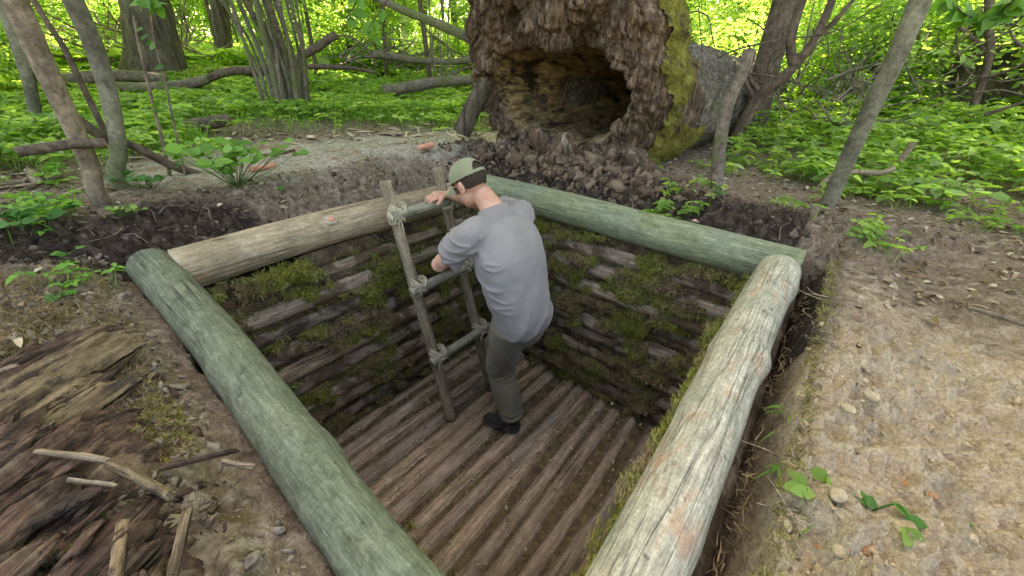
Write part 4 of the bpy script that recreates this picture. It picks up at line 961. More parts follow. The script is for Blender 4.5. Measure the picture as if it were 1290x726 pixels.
def leafy_stem(name, label, pxs, r, w, leafpx, ls=.045):
    root = make_tree(name, label, tp(pxs, r, w, w * .5), M['bark_tan'], cat='sapling', group=None, n=40, m=8)
    base = np.array(root.location)
    P = np.array([PH(x, y, r - .02) for x, y in leafpx]) - base; n = len(P)
    D = RNG.normal(size=(n, 3)) * [1, 1, .3] ; U = RNG.normal(size=(n, 3)) * .3 + [-.5, -.4, .8]
    V, F = leaves(P, D, U, ls, ls * .8, fine=True); obj('leaves', V, F, M['leaf_dark'], root, smooth=True)
leafy_stem('sapling', 'thin upright brown sapling with a few round leaves left of the bramble', [(212, 226), (205, 180), (190, 120), (176, 62), (168, 20)], 3.3, .011, [(178, 52), (184, 56), (200, 105), (206, 140), (196, 136), (172, 40)], .055)
leafy_stem('sapling', 'slender pale sapling with round leaves closest to the bramble', [(238, 240), (222, 170), (208, 105), (196, 60), (190, 20)], 3.2, .007, [(208, 84), (216, 144), (196, 60), (214, 112), (222, 150)], .055)
# coppice clump
cb = PZ(362, 146, near_z(2.3, 4.9)); cr = math.hypot(cb[0], cb[1])
cl = empty('coppice_hazel', (cb[0], cb[1], near_z(cb[0], cb[1]))); tag(cl, 'clump of many slender grey stems fanning up from one stool behind the sandy path', 'hazel clump')
cbase = np.array(cl.location)
stems = [((338, 146), (318, 85), (290, 0), 2.6), ((350, 144), (332, 80), (300, 0), 3.4), ((356, 146), (338, 70), (322, 0), 4.2), ((362, 147), (345, 70), (308, 0), 4.6), ((366, 148), (356, 80), (332, 0), 3.2), ((372, 148), (362, 80), (338, 0), 4.4), ((376, 148), (366, 70), (350, 0), 3.4), ((380, 148), (372, 80), (346, 0), 3.2), ((384, 147), (378, 75), (360, 0), 2.4), ((388, 146), (380, 60), (365, 0), 2.6), ((391, 144), (383, 60), (372, 0), 1.6), ((342, 144), (318, 60), (278, 0), 2.2), ((370, 149), (345, 60), (318, 0), 2.6), ((360, 149), (352, 100), (345, 40), 2.0), ((378, 150), (373, 105), (362, 50), 1.8), ((346, 147), (325, 90), (296, 30), 2.0), ((386, 150), (384, 90), (376, 20), 1.6), ((368, 150), (362, 100), (340, 40), 2.2)]
for a, b_, c_, w in stems:
    rr = cr + RNG.normal() * .12; Q = [[*PH(*a, rr), w * .0082], [*PH(*b_, rr + RNG.normal() * .08), w * .0078], [*PH(*c_, rr + RNG.normal() * .15), w * .0066]]
    Q[0][2] = cbase[2] - .05; e = np.array(Q[2][:3]) + (np.array(Q[2][:3]) - np.array(Q[1][:3])) * 1.6; Q.append([*e, w * .005])
    Q = np.array(Q); Q[:, :3] -= cbase
    V, F = tube(Q, 36, 10, .10, (3, 3, 1.5), .04, seed=int(w * 10)); obj('stem', V, F, M['bark_grey'] if RNG.random() < .4 else M['dead'], cl)
(v, f), cc = cloud(np.array([3.3, 5.3, 7.0]) - cbase, (3.2, 3.0, 1.5), 26000, .16); obj('crown', v, f, M['leaf'], cl, smooth=False)  # unseen crown, placed and thickened sunward to shade the pit
# big trees behind
make_tree('oak_tree', 'massive furrowed tree trunk with a mossy flared foot at the upper left', tp([(197, 92), (196, 70), (190, 40), (182, 0)], 10.0, .44, .34, ext=[(3, .32), (6, .28)]), M['bark_oak'], group='large old trees', n=90, m=48, disp=.06, flare=.35, crown=[((6.0, 9.6, 10.5), (4.0, 4.0, 2.4), 14000, .2)])  # unseen crown added on the sun side to shade back bank and pit
make_tree('oak_tree', 'large dark leaning trunk at the right edge of the photo', tp([(1242, 112), (1262, 80), (1290, 25), (1310, -20)], 7.6, .42, .40, ext=[(3, .35), (6, .3)]), M['bark_oak'], group='large old trees', n=80, m=40, disp=.06, flare=.3, crown=[((11.5, -3.5, 8.5), (3.0, 3.0, 2), 7000, .2)])
make_tree('dead_tree', 'broken dark mossy snag behind the stem clump at the upper left', tp([(283, 82), (281, 50), (275, 0)], 12.5, .20, .17, ext=[(2, .2)]), M['bark_oak'], cat='dead tree', n=40, m=20, disp=.2)
make_tree('birch_tree', 'sunlit white trunk far back left of the hollow trunk', tp([(512, 62), (510, 30), (508, 0)], 18, .17, .16, ext=[(4, .13)]), M['bark_birch'], n=40, m=14)
make_tree('young_tree', 'smooth olive-grey tree leaning right beyond the end of the green log', tp([(1040, 264), (1066, 205), (1098, 135), (1130, 70), (1160, 0)], 2.92, .040, .044, ext=[(1.5, .06), (4.2, .045)]), M['bark_grey'], group='young trees beside the pit', n=90, m=24, disp=.05, crown=[((5.1, 2.9, 7.2), (2.6, 2.6, 1.3), 24000, .17)])  # unseen crown set sunward and made dense to keep sun off the sand
make_tree('snag', 'short bare crooked stem standing right of the hollow trunk, broken at the top', tp([(905, 246), (906, 190), (916, 135), (934, 95), (944, 62)], 2.85, .040, .030), M['dead'], cat='dead stem', n=60, m=16, disp=.12, rough=.05)
# multi-stemmed shrub right of the hollow trunk
def px_branch(pxs, r, w0, w1, r1=None):
    r1 = r1 or r; n = len(pxs); return [[*PH(x, y, r + (r1 - r) * k / (n - 1)), w0 + (w1 - w0) * k / (n - 1)] for k, (x, y) in enumerate(pxs)]
make_tree('shrub', 'branching brown shrub with curved forked stems right of the hollow trunk', tp([(925, 162), (952, 128), (985, 100), (1000, 84)], 4.3, .055, .04), M['bark_brown'], cat='shrub', n=50, m=14,
          br=[px_branch([(1000, 84), (996, 55), (1004, 20), (1018, -15)], 4.3, .036, .03), px_branch([(998, 86), (1018, 62), (1036, 30), (1054, -15)], 4.3, .034, .026), px_branch([(1024, 52), (1050, 28), (1075, 0)], 4.3, .02, .014), px_branch([(952, 128), (940, 100), (950, 70), (943, 60)], 4.3, .02, .01), px_branch([(960, 118), (948, 105), (944, 96)], 4.3, .02, .014)])
make_tree('young_tree', 'upright brown-barked trunk rising behind the forked shrub', tp([(955, 150), (965, 90), (975, 55), (992, 0)], 5.0, .115, .12, ext=[(2, .1), (4, .07)]), M['bark_brown'], group='trees around the clearing', n=50, m=18, crown=[((8.0, 2.6, 6.5), (2.0, 2.0, 1.2), 4000, .16)])
make_tree('shrub', 'bare multi-branched shrub standing before the large leaning trunk', tp([(1243, 130), (1244, 80), (1245, 30), (1246, -10)], 6.2, .035, .028), M['bark_brown'], cat='shrub', n=40, m=8,
          br=[px_branch([(1244, 66), (1225, 48), (1204, 30)], 6.2, .022, .014), px_branch([(1244, 98), (1222, 94), (1205, 60), (1207, 30)], 6.2, .014, .007), px_branch([(1235, 98), (1262, 92), (1290, 80)], 6.1, .014, .01), px_branch([(1290, 60), (1278, 50), (1272, 38)], 6.0, .012, .008), px_branch([(1232, 100), (1190, 118), (1170, 125)], 6.2, .012, .006), px_branch([(1226, 118), (1260, 114), (1290, 120)], 5.6, .01, .006), px_branch([(1240, 145), (1268, 136), (1292, 128)], 4.9, .014, .01)])
# fallen wood lying about
def lying(name, label, pxs, r, w0, w1, mat=None, cat='branch', r1=None, cap='flat', disp=.15, group=None, seed=0, cut=None, n=50, m=12):
    P = np.array(px_branch(pxs, r, w0, w1, r1)); base = P[0, :3].copy(); P[:, :3] -= base
    V, F = tube(P, n, m, disp, (4, 4, 4), .05, cap, seed=seed + len(label))
    mi = np.concatenate([np.zeros(len(F[0]), int), np.ones(len(F[1]), int)])
    o = obj(name, V, F, [mat or M['dead'], cut or mat or M['dead']], loc=base, mi=mi); tag(o, label, cat, group); return o
lying('branch', 'thick brown stick with a cut left end resting level against the two leaning left trees', [(20, 192), (60, 186), (95, 181), (134, 181)], 2.68, .020, .024, M['bark_brown'], cut=M['cut'])
lying('branch', 'long dark bent branch sloping down from the leaning left trees to the bank', [(95, 150), (130, 172), (170, 185), (215, 208), (262, 224)], 3.1, .026, .026, M['bark_brown'], r1=3.3)
lying('branch', 'peeling slanting branch crossing behind the hollow trunk at the top', [(466, -6), (510, 14), (560, 34), (612, 58)], 4.4, .026, .045, M['dead'], r1=4.1)
lying('fallen_log', 'thick dark fallen limb rising right behind the stem clump', [(214, 112), (250, 104), (290, 90), (340, 88), (378, 72), (424, 44)], 7.6, .055, .06, M['bark_brown'], cat='fallen log', disp=.25)
lying('fallen_log', 'thin dark fallen limb reaching right from the stem clump', [(330, 86), (385, 84), (440, 86), (475, 92)], 7.4, .05, .02, M['bark_brown'], cat='fallen log', disp=.25)
lying('fallen_log', 'pale fallen log lying level in front of the massive furrowed tree', [(75, 102), (130, 96), (180, 97), (212, 100)], 8.2, .08, .07, M['dead'], cat='fallen log', disp=.2)
lying('fallen_log', 'second pale fallen log just below the one before the massive tree', [(140, 110), (185, 111), (225, 108), (262, 100)], 7.5, .07, .06, M['dead'], cat='fallen log', disp=.2)
lying('fallen_log', 'grey-brown broken log lying in the greenery left of the hollow trunk', [(483, 116), (515, 110), (550, 104), (605, 100)], 6.9, .085, .07, M['dead'], cat='fallen log', disp=.25)
lying('fallen_log', 'forked pale fallen limb in the background left of the hollow trunk', [(470, 68), (510, 74), (560, 78), (610, 74)], 8.6, .07, .05, M['dead'], cat='fallen log', disp=.25)
lying('branch', 'thin dark twiggy branch before the background limb left of the hollow trunk', [(540, 100), (565, 96), (580, 90)], 8.2, .03, .02, M['bark_brown'])
lying('stump_piece', 'short leaning mossy stump piece against the left foot of the hollow trunk', [(582, 168), (594, 138), (612, 108)], 3.62, .085, .075, M['bark_oak'], cat='stump piece', disp=.15)
lying('branch', 'short thick curved branch lying in the greenery right of the forked shrub', [(1022, 148), (1042, 150), (1062, 155), (1074, 165)], 4.9, .035, .045, M['dead'], disp=.1)
lying('branch', 'pale broken stick lying in the greenery between the right trees', [(1150, 180), (1142, 192), (1134, 203)], 3.9, .022, .02, M['pale_split'])
lying('branch', 'pale crooked fallen branch at the foot of the olive-grey leaning tree', [(1024, 244), (1048, 222), (1078, 217), (1108, 218), (1126, 212)], 3.3, .018, .016, M['pale_split'], r1=3.5)
lying('branch', 'long grey stick half buried in the litter at the right border', [(1222, 388), (1250, 396), (1300, 412)], 1.78, .008, .007, M['dead'], r1=1.72)
lying('bark_slab', 'dark flat bark slab lying on the grass left of the stem clump', [(232, 163), (262, 156), (292, 150)], 4.75, .07, .05, M['bark_brown'], cat='bark slab', disp=.3, cap='round')
lying('bark_piece', 'orange-brown bark piece lying on the sandy path edge left of the bank', [(314, 214), (332, 211), (348, 207)], 3.05, .018, .016, M['knot_red'], cat='bark piece', disp=.2, cut=M['cut'])
lying('bark_piece', 'orange-brown bark piece on the pale bank near the hollow trunk', [(527, 187), (538, 184), (547, 181)], 3.3, .022, .02, M['knot_red'], cat='bark piece', disp=.25)
lying('bark_piece', 'long thin reddish bark strip lying on the sandy path', [(330, 196), (352, 194), (372, 189)], 3.65, .012, .010, M['rot'], cat='bark piece', disp=.3)
V, F = slabmesh(.26, .07, .02, 40, 20, 5, .004, .05, 6, 40); o = obj('board_offcut', V, F, M['pale_split'], loc=tuple(PZ(478, 168, near_z(2.4, 3.6) + .02)), rot=(0, 0, -.75)); tag(o, 'short pale sawn board offcut lying on the path behind the pit', 'board')
for pxs_, r_, w_, lb in (([(858, 30), (866, 18), (880, 15), (893, 24), (898, 50), (904, 72)], 3.5, .006, 'thin dark twig arching over the mossy flank of the hollow trunk'),
        ([(880, 10), (884, 60), (886, 92), (890, 112)], 3.3, .004, 'thin straight twig hanging before the mossy flank of the hollow trunk'),
        ([(903, 74), (930, 62), (985, 50), (1050, 40), (1112, 4)], 4.0, .008, 'long thin bare branch stretching right from the top of the crooked stem'),
        ([(1078, 60), (1052, 75), (1072, 110)], 4.6, .009, 'slim crooked dead twig left of the olive-grey leaning tree'),
        ([(1066, 88), (1078, 108), (1092, 128)], 5.5, .014, 'short pale dead stick behind the olive-grey leaning tree')):
    lying('branch', lb, pxs_, r_, w_, w_ * .6, M['bark_brown'], n=30, m=6)
def leaf_twig(label, pxs_, r_, n_, ls_):
    P_ = np.array(px_branch(pxs_, r_, .006, .003)); b_ = P_[0, :3].copy(); root = empty('leafy_twig', b_); tag(root, label, 'twig'); P_[:, :3] -= b_
    V, F = tube(P_, 20, 6); obj('stem', V, F, M['bark_brown'], root)
    c_ = crom(P_, 30)[:, :3]; k_ = RNG.integers(6, 30, n_); D_ = RNG.normal(size=(n_, 3)) * [1, 1, .5] + [0, 0, -.5]
    V, F = leaves(c_[k_], D_, RNG.normal(size=(n_, 3)) * .4 + [-.6, -.5, .6], RNG.uniform(.7, 1.2, n_) * ls_, ls_ * .65, fine=True, fold=.2); obj('leaves', V, F, M['leaf_mid'], root)
leaf_twig('green leaves hanging from a twig at the top, above the broken log', [(452, -14), (446, 8), (436, 24)], 3.4, 12, .10)
leaf_twig('cluster of drooping leaves on the slanting branch left of the hollow trunk', [(492, -6), (478, 16), (466, 34), (470, 46)], 3.6, 9, .10)
leaf_twig('bright leaves hanging over the massive tree at the top left', [(170, -16), (182, 0), (200, 8)], 2.9, 12, .08)
leaf_twig('leafy twig hanging at the top edge right of the olive-grey leaning tree', [(1195, -20), (1200, 0), (1215, 18), (1240, 26)], 3.4, 26, .09)
leaf_twig('leafy twig hanging at the top right corner', [(1290, -10), (1268, 8), (1252, 20)], 3.4, 24, .09)
# brushwood
def brush(name, label, pts_fn, n, Lr, wr, mat, tilt=.8):
    parts = []
    for _ in range(n):
        p = pts_fn(); d = RNG.normal(size=3); d[2] = abs(d[2]) * tilt; d /= np.linalg.norm(d); L = RNG.uniform(*Lr); w = RNG.uniform(*wr)
        q = p + d * L * .5 + RNG.normal(size=3) * .06 * L; e = p + d * L + RNG.normal(size=3) * .12 * L
        parts.append(tube([(*p, w), (*q, w * .75), (*e, w * .35)], 9, 5, cap='none'))
        if RNG.random() < .6:
            e2 = q + (d + RNG.normal(size=3) * .6) * L * .35; parts.append(tube([(*q, w * .6), (*e2, w * .25)], 5, 4, cap='none'))
    V, F = join(parts); o = obj(name, V, F, mat); tag(o, label, 'brushwood', kind='stuff')
def at_px(x0, x1, y0, y1, r0, r1):
    def f():
        x = RNG.uniform(x0, x1); y = RNG.uniform(y0, y1); r = RNG.uniform(r0, r1); p = PH(x, y, r); p[2] = max(p[2], near_z(p[0], p[1])); return p
    return f
brush('brushwood', 'tangle of thin bare sticks between the hollow trunk and the olive-grey leaning tree', at_px(935, 1090, 90, 165, 4.2, 6.0), 80, (.3, 1.0), (.004, .011), M['dead'])
brush('brushwood', 'bare twigs and dead sticks before the large trunk at the right', at_px(1060, 1290, 60, 130, 6, 8.5), 50, (.4, 1.4), (.004, .011), M['dead'])
brush('brushwood', 'pale brush heap in the background between the left trees', at_px(60, 270, 66, 90, 11, 14), 110, (.5, 1.8), (.01, .03), M['pale_split'])
brush('brushwood', 'heap of fallen branches in the background left of the hollow trunk', at_px(420, 600, 66, 95, 8, 12), 60, (.5, 1.6), (.008, .03), M['dead'], .35)
brush('brushwood', 'thin upright grey shoots before the background limb left of the hollow trunk', lambda: (lambda p: p + 0)(at_px(535, 575, 100, 112, 6.6, 7.2)()), 9, (1.6, 2.6), (.007, .012), M['dead'], 40)

# ------------------------------------------------------------------ understorey: leafy saplings and bushes, copied
def make_sapling(kind):
    root = empty('leafy_sapling'); h = (3.6, 5.2, 2.2)[kind]
    Q = [(0, 0, -.1, .03 * h / 3), (.1, .05, h * .4, .024 * h / 3), (0, -.1, h * .8, .012)]
    V, F = tube(Q, 20, 7, .1, (2, 2, 2)); obj('trunk', V, F, M['bark_brown'], root)
    cl_ = [((0, 0, h * .62), (1.25, 1.25, h * .36), 6500, .085)] if kind < 2 else [((0, 0, h * .42), (1.2, 1.2, h * .38), 6000, .075)]
    (v, f), cc = cloud(*cl_[0], clumps=70, spread=.13); 
    obj('crown', v, f, M['leaf_far'], root, smooth=False)
    lp = [tube([(0, 0, h * .25 + .5 * RNG.random() * h, .012), (*(c * [.5, .5, .9]), .008), (*c, .003)], 8, 4, cap='none') for c in cc[::3]]
    v, f = join(lp); obj('limbs', v, f, M['bark_brown'], root)
    return root
protos = [make_sapling(k) for k in range(3)]; used = [False] * 3
def copy_tree(o, parent=None):
    c = o.copy(); COL.objects.link(c); c.parent = parent
    for ch in list(o.children): copy_tree(ch, c)
    return c
spots = []
az0 = math.radians(39)
tries = 0
while len(spots) < 88 and tries < 9000:
    tries += 1
    r = RNG.uniform(6.5, 24); a = az0 + math.radians(RNG.uniform(-66, 64)); x, y = r * math.cos(a), r * math.sin(a)
    p = RM.T @ (np.array([x, y, .8]) - CAM); pxx = 645 + FPX * p[0] / -p[2] if p[2] < -.1 else -999
    if r < 9 and (60 < pxx < 300 or 400 < pxx < 600 or 560 < pxx < 900): continue
    if r < 16 and (100 < pxx < 345): continue
    if r < 9.5 and (40 < pxx < 460): continue
    if any((x - q[0]) ** 2 + (y - q[1]) ** 2 < 1.3 ** 2 for q in spots): continue
    spots.append((x, y, r))
for k, (x, y, r) in enumerate(sorted(spots, key=lambda s: s[2])):
    kind = 2 if (r < 9.5 or RNG.random() < .35) else int(RNG.integers(0, 2)); pr = protos[kind]
    o = pr if not used[kind] else copy_tree(pr); used[kind] = True
    o.location = (x, y, near_z(x, y)); o.rotation_euler = (0, 0, RNG.uniform(0, 6.3)); s = RNG.uniform(.8, 1.25); o.scale = (s, s, s * RNG.uniform(.85, 1.15))
    tag(o, 'bright green leafy bush or sapling in the sunlit understorey behind the clearing', 'sapling', 'leafy saplings of the understorey')
# thin bare trunks in the background
def make_pole_tree():
    root = empty('slim_tree'); Q = [(0, 0, -.2, .09), (.05, .1, 3, .08), (-.1, .05, 8, .06), (.1, 0, 12, .03)]
    V, F = tube(Q, 30, 10, .08, (2, 2, .6), .03); obj('trunk', V, F, M['bark_grey'], root)
    (v, f), cc = cloud((0, 0, 10.5), (2.2, 2.2, 2.2), 2600, .2); obj('crown', v, f, M['leaf_far'], root, smooth=False); return root
pt = make_pole_tree(); first = True
for k in range(46):
    r = RNG.uniform(11, 32); a = az0 + math.radians(-62 + 124 * ((k * .618) % 1)); x, y = r * math.cos(a), r * math.sin(a)
    o = pt if first else copy_tree(pt); first = False
    o.location = (x, y, near_z(x, y)); o.rotation_euler = (RNG.normal() * .05, RNG.normal() * .05, RNG.uniform(0, 6.3)); s = RNG.uniform(.6, 1.5); o.scale = (s, s, RNG.uniform(.9, 1.2))
    tag(o, 'slim grey tree trunk standing among the foliage far back in the wood', 'tree', 'slim trees far back in the wood')
# far wood
n = 90000; r = RNG.uniform(25, 38, n); a = az0 + np.radians(RNG.uniform(-75, 75, n)); z = 1.5 + RNG.random(n) ** 1.1 * 15
q = fbm(np.stack([np.cos(a) * r * .35, np.sin(a) * r * .35, z * .45], -1), 3); k = q > -.34
P = np.stack([r * np.cos(a), r * np.sin(a), z], -1)[k]; n = len(P); s = RNG.uniform(.22, .5, n)
V, F = leaves(P, RNG.normal(size=(n, 3)), RNG.normal(size=(n, 3)) * .6 + [0, 0, 1], s, s * .6)
o = obj('far_wood', V, F, M['leaf_far'], smooth=False); tag(o, 'distant sunlit green foliage closing the view between the trees', 'woodland', kind='stuff')

# ------------------------------------------------------------------ ground cover
def cover(name, label, n, rr, azr, hfun, ls, mat, dens, three=True, pw=1.0):
    r = rr[0] + (rr[1] - rr[0]) * RNG.random(n) ** pw; a = az0 + np.radians(RNG.uniform(*azr, n)); x, y = r * np.cos(a), r * np.sin(a)
    k = RNG.random(n) < dens(x, y, r); x, y, r = x[k], y[k], r[k]; z = gh(x, y); h = hfun(x, y, r); n = len(x)
    P = []; D = []; L = []; S_ = []
    top = np.stack([x, y, z + h], -1) + RNG.normal(size=(n, 3)) * .03 * [1, 1, 0]
    s = ls * np.clip(RNG.gamma(8, 1 / 8, n), .4, 1.6) * (1 + r / 14) * np.clip(1 + .5 * fbm(np.stack([x * 1.6, y * 1.6, 0 * x + 5], -1), 3), .7, 1.3)
    for q in range(3 if three else 1):
        an = RNG.uniform(0, 6.3, n) if q == 0 else an + 2.1
        D.append(np.stack([np.cos(an), np.sin(an), RNG.normal(size=n) * .2 - .05], -1)); P.append(top)
        L.append(s)
    P = np.concatenate(P); D = np.concatenate(D); L = np.concatenate(L)
    V1, F1 = leaves(P, D, RNG.normal(size=P.shape) * .3 + [0, 0, 1], L, L * .6)
    kk = r < 6
    st = np.stack([x, y, z], -1)[kk]; dd = (top[kk] - st); hh = np.linalg.norm(dd, axis=1)
    V2, F2 = fronds(st, dd, hh / .9, .004, .1)
    V_, F_ = join([(V1, F1), (V2, F2)])
    kind_ = np.clip(np.round(1.35 + 1.6 * fbm(np.stack([x * 1.6, y * 1.6, 0 * x + 5], -1), 3) + RNG.normal(size=n) * .45), 0, 2).astype(int); kl = np.tile(kind_, 3 if three else 1)
    mi = np.concatenate([np.repeat(kl, 2), np.ones(len(F2[0]), int), np.ones(len(F2[1]), int)]) if isinstance(mat, list) else None
    o = obj(name, V_, F_, mat, smooth=False, mi=mi); tag(o, label, 'ground cover', kind='stuff')
def nz(x, y, s, o): return fbm(np.stack([x * s, y * s, 0 * x + o], -1), 3)
def notin(x, y): return (~((x > 2.2) & (x < 7) & (abs(y - 1.75) < 1.0))) * 1.0
def isright(x, y): return (y < .35 * x - .3)
def dens_left(x, y, r): 
    t = (~isright(x, y)) * notin(x, y) * sstep(4.3, 5.8, r + .9 * nz(x, y, .8, 3) + 1.5 * (x < 1.0)) * np.clip(.5 + 1.9 * nz(x, y, 1.7, 1), 0, 1); return t
def dens_right(x, y, r):
    return isright(x, y) * notin(x, y) * sstep(2.75, 3.7, r + .5 * nz(x, y, 1.2, 5) - .55 * sstep(-.6, .6, y)) * np.clip(.5 + 2.0 * nz(x, y, 1.8, 6), 0, 1)
cover('ground_cover', 'low bright green ground plants carpeting the wood floor behind the sandy path', 42000, (3.6, 13), (-20, 66), lambda x, y, r: np.clip(.04 + .06 * RNG.random(len(x)) + .012 * r, 0, .3), .045, [M['leaf_mid'], M['leaf'], M['leaf_far']], dens_left, pw=.8)
cover('ground_cover', 'broad-leaved bright green plants on the forest floor at the right', 34000, (2.6, 11), (-66, 2), lambda x, y, r: .05 + RNG.random(len(x)) * np.clip((r - 2.6) * .12, .04, .34), .050, [M['leaf_mid'], M['leaf'], M['leaf_far']], dens_right, pw=.75)
cover('ground_cover', 'far green undergrowth spreading between the background trees', 30000, (11, 30), (-68, 66), lambda x, y, r: .15 + .35 * RNG.random(len(x)), .14, M['leaf_far'], lambda x, y, r: np.clip(.7 + nz(x, y, .6, 8), 0, 1))
# sparse small plants nearer the pit
cover('ground_cover', 'scattered small green seedlings on the leaf litter right of the pit', 2600, (2.3, 3.9), (-66, -20), lambda x, y, r: .02 + .05 * RNG.random(len(x)), .035, M['leaf'], lambda x, y, r: (x > 2.0) * np.clip(nz(x, y, 2.5, 6) * 2.2 - .15, 0, 1) * (1 - masks(x, y)[0]))
cover('ground_cover', 'patches of green seedlings on the ground left of the leaning trees', 5200, (1.7, 4.6), (40, 66), lambda x, y, r: .03 + .06 * RNG.random(len(x)), .028, M['leaf_mid'], lambda x, y, r: (x < .05) * (y > 1.9) * np.clip(nz(x, y, 2.4, 2) * 2.4 - .1, 0, 1))
# grass in the left background
n = 60000; r = RNG.uniform(4.2, 10, n); a = az0 + np.radians(RNG.uniform(5, 64, n)); x, y = r * np.cos(a), r * np.sin(a); k = RNG.random(n) < np.clip(.5 + nz(x, y, 1.0, 12) * 2, 0, 1) * sstep(4.6, 5.8, r + 1.2 * (x < 1)); x, y, r = x[k], y[k], r[k]
V1, F1 = fronds(np.stack([x, y, gh(x, y)], -1), RNG.normal(size=(len(x), 3)) * .35 + [0, 0, 1], RNG.uniform(.08, .2, len(x)), RNG.uniform(.005, .009, len(x)), .5)
o = obj('grass', V1, F1, M['grass'], smooth=False); tag(o, 'fine green grass on the sunlit forest floor at the left', 'grass', kind='stuff')

# ------------------------------------------------------------------ single plants near the pit
def plant(name, label, px_, py_, z, nst, hh, spread, ls, mat, cat='plant', group=None, lv=3, fine=True):
    b0 = PZ(px_, py_, z); zz = near_z(b0[0], b0[1]); b0 = PZ(px_, py_, zz); b0[2] = near_z(b0[0], b0[1])
    root = empty(name, b0); tag(root, label, cat, group); sp = []; P = []; D = []
    for k in range(nst):
        d = RNG.normal(size=3) * [spread, spread, 0] + [0, 0, 1]; h = hh * RNG.uniform(.6, 1.1)
        e = d * h; e[2] = abs(h) * .9; sp.append(tube([(0, 0, -.01, .002), (*(e * .5 + RNG.normal(size=3) * .01), .0018), (*e, .001)], 8, 5, cap='none'))
        for q in range(lv):
            t = 1 - q * .18 * RNG.random(); an = RNG.uniform(0, 6.3) + q * 2.1; P.append(e * t); D.append([math.cos(an), math.sin(an), .05])
    v, f = join(sp); obj('stem', v, f, M['leaf_dark'], root)
    P = np.array(P); D = np.array(D); s = ls * RNG.uniform(.7, 1.2, len(P))
    v, f = leaves(P, D, RNG.normal(size=P.shape) * .25 + [-.45, -.4, .8], s, s * .72, fine=fine, fold=.2); obj('leaves', v, f, mat, root)
    return root
plant('bramble', 'leafy green bramble plant on the bank behind the tan log at the left', 300, 236, .12, 34, .24, .75, .075, M['leaf_mid'], 'bramble')
plant('seedling', 'low leafy sprig at the foot of the smooth grey-green left tree', 190, 236, .12, 12, .10, 1.2, .05, M['leaf_dark'], 'plant')
plant('seedling', 'small yellow-green plant below the foot of the leaning tan tree', 160, 285, .1, 9, .07, .9, .034, M['leaf'], 'plant')
plant('seedling', 'seedling with one round leaf on the straw-brown soil near the rounded log end', 90, 338, .1, 3, .07, .4, .04, M['leaf_dark'], 'seedling', lv=1)
plant('seedling', 'dark green seedling low on the mossy soil at the left', 78, 374, .1, 5, .035, .7, .035, M['leaf_dark'], 'seedling', lv=2)
plant('seedling', 'small two-leaved green sprout in the sand closest to the pale log', 1000, 612, .05, 2, .03, .5, .032, M['leaf'], 'seedling', lv=2)
plant('seedling', 'green sprout with a flat leaf in the middle of the sand', 1046, 606, .05, 1, .02, .3, .034, M['leaf'], 'seedling', lv=2)
plant('seedling', 'three-leaved blue-green sprout in the sand right of the round brown stone', 1096, 640, .05, 2, .03, .5, .034, M['leaf_dark'], 'seedling', lv=2)
plant('seedling', 'yellow-green two-leaved sprout lowest in the sand at the right', 1136, 668, .05, 1, .015, .3, .036, M['leaf'], 'seedling', lv=2)
plant('seedling', 'cluster of bright green leaves at the corner beyond the pale log end', 1078, 315, .1, 9, .06, 1.0, .04, M['leaf'], 'plant')
plant('seedling', 'blue-green sprout at the foot of the short bare crooked stem', 905, 248, .1, 4, .05, .6, .03, M['leaf_dark'], 'seedling')
plant('seedling', 'tuft of green leaves at the left foot of the hollow trunk', 600, 172, .15, 14, .14, .8, .05, M['leaf'], 'plant')
plant('seedling', 'two small blue-green leaves on the bare bank below the stem clump', 352, 250, .1, 2, .04, .4, .045, M['leaf_dark'], 'seedling', lv=1)
plant('seedling', 'low green leaves spreading at the left border beside the straw-coloured shavings', 40, 285, .1, 16, .08, 1.2, .05, M['leaf_dark'], 'plant')
def blades(label, px_, py_, n, L, d0, w=.006, z=.03):
    b0 = PZ(px_, py_, z); zz = near_z(b0[0], b0[1]); b0 = PZ(px_, py_, zz); parts = []
    V1, F1 = [], []
    for k in range(n):
        d = np.array(d0) + RNG.normal(size=3) * .25; l = L * RNG.uniform(.6, 1.1); ts = np.linspace(0, 1, 7)[:, None]
        c = RNG.normal(size=3) * .01 + d * l * ts + np.array([0, 0, -.5 * l]) * ts ** 2
        s_ = np.cross(d, [0, 0, 1]); s_ /= np.linalg.norm(s_); w_ = w * (1 - ts ** 2) * .5 + .0003
        V = np.vstack([c + s_ * w_, c - s_ * w_, c - [0, 0, .0015]]); i = np.arange(6)
        V1.append((V, [np.vstack([np.stack([i, i + 1, i + 15, i + 14], -1), np.stack([i + 14, i + 15, i + 8, i + 7], -1)])]))
    v, f = join(V1); o = obj('grass_tuft', v, f, M['grass'], loc=b0 + [0, 0, .005]); tag(o, label, 'grass tuft')
blades('long green grass blades arching from the sand edge to the pale log', 990, 528, 5, .13, (-.45, .35, .45))
blades('blue-green grass blades beside the sprout closest to the pale log', 985, 590, 4, .10, (-.5, .25, .4))
blades('thin pale grass tuft in the sand near the bottom of the pale log', 1000, 680, 4, .05, (.05, .1, 1), .003)
blades('single flat green blade lying on the sand at the lower right', 1222, 655, 2, .08, (.1, -.25, .2), .006)
# green sprig on the pit floor
p = PZ(517, 664, -1.26); V1, F1 = fronds(np.repeat(p[None], 26, 0), RNG.normal(size=(26, 3)) * .6 + [0, 0, .6], .05, .005, .4)
o = obj('moss_sprig', V1 - p, F1, M['moss_bright'], smooth=False, loc=p); tag(o, 'small yellow-green moss sprig on the pit floor', 'moss sprig')
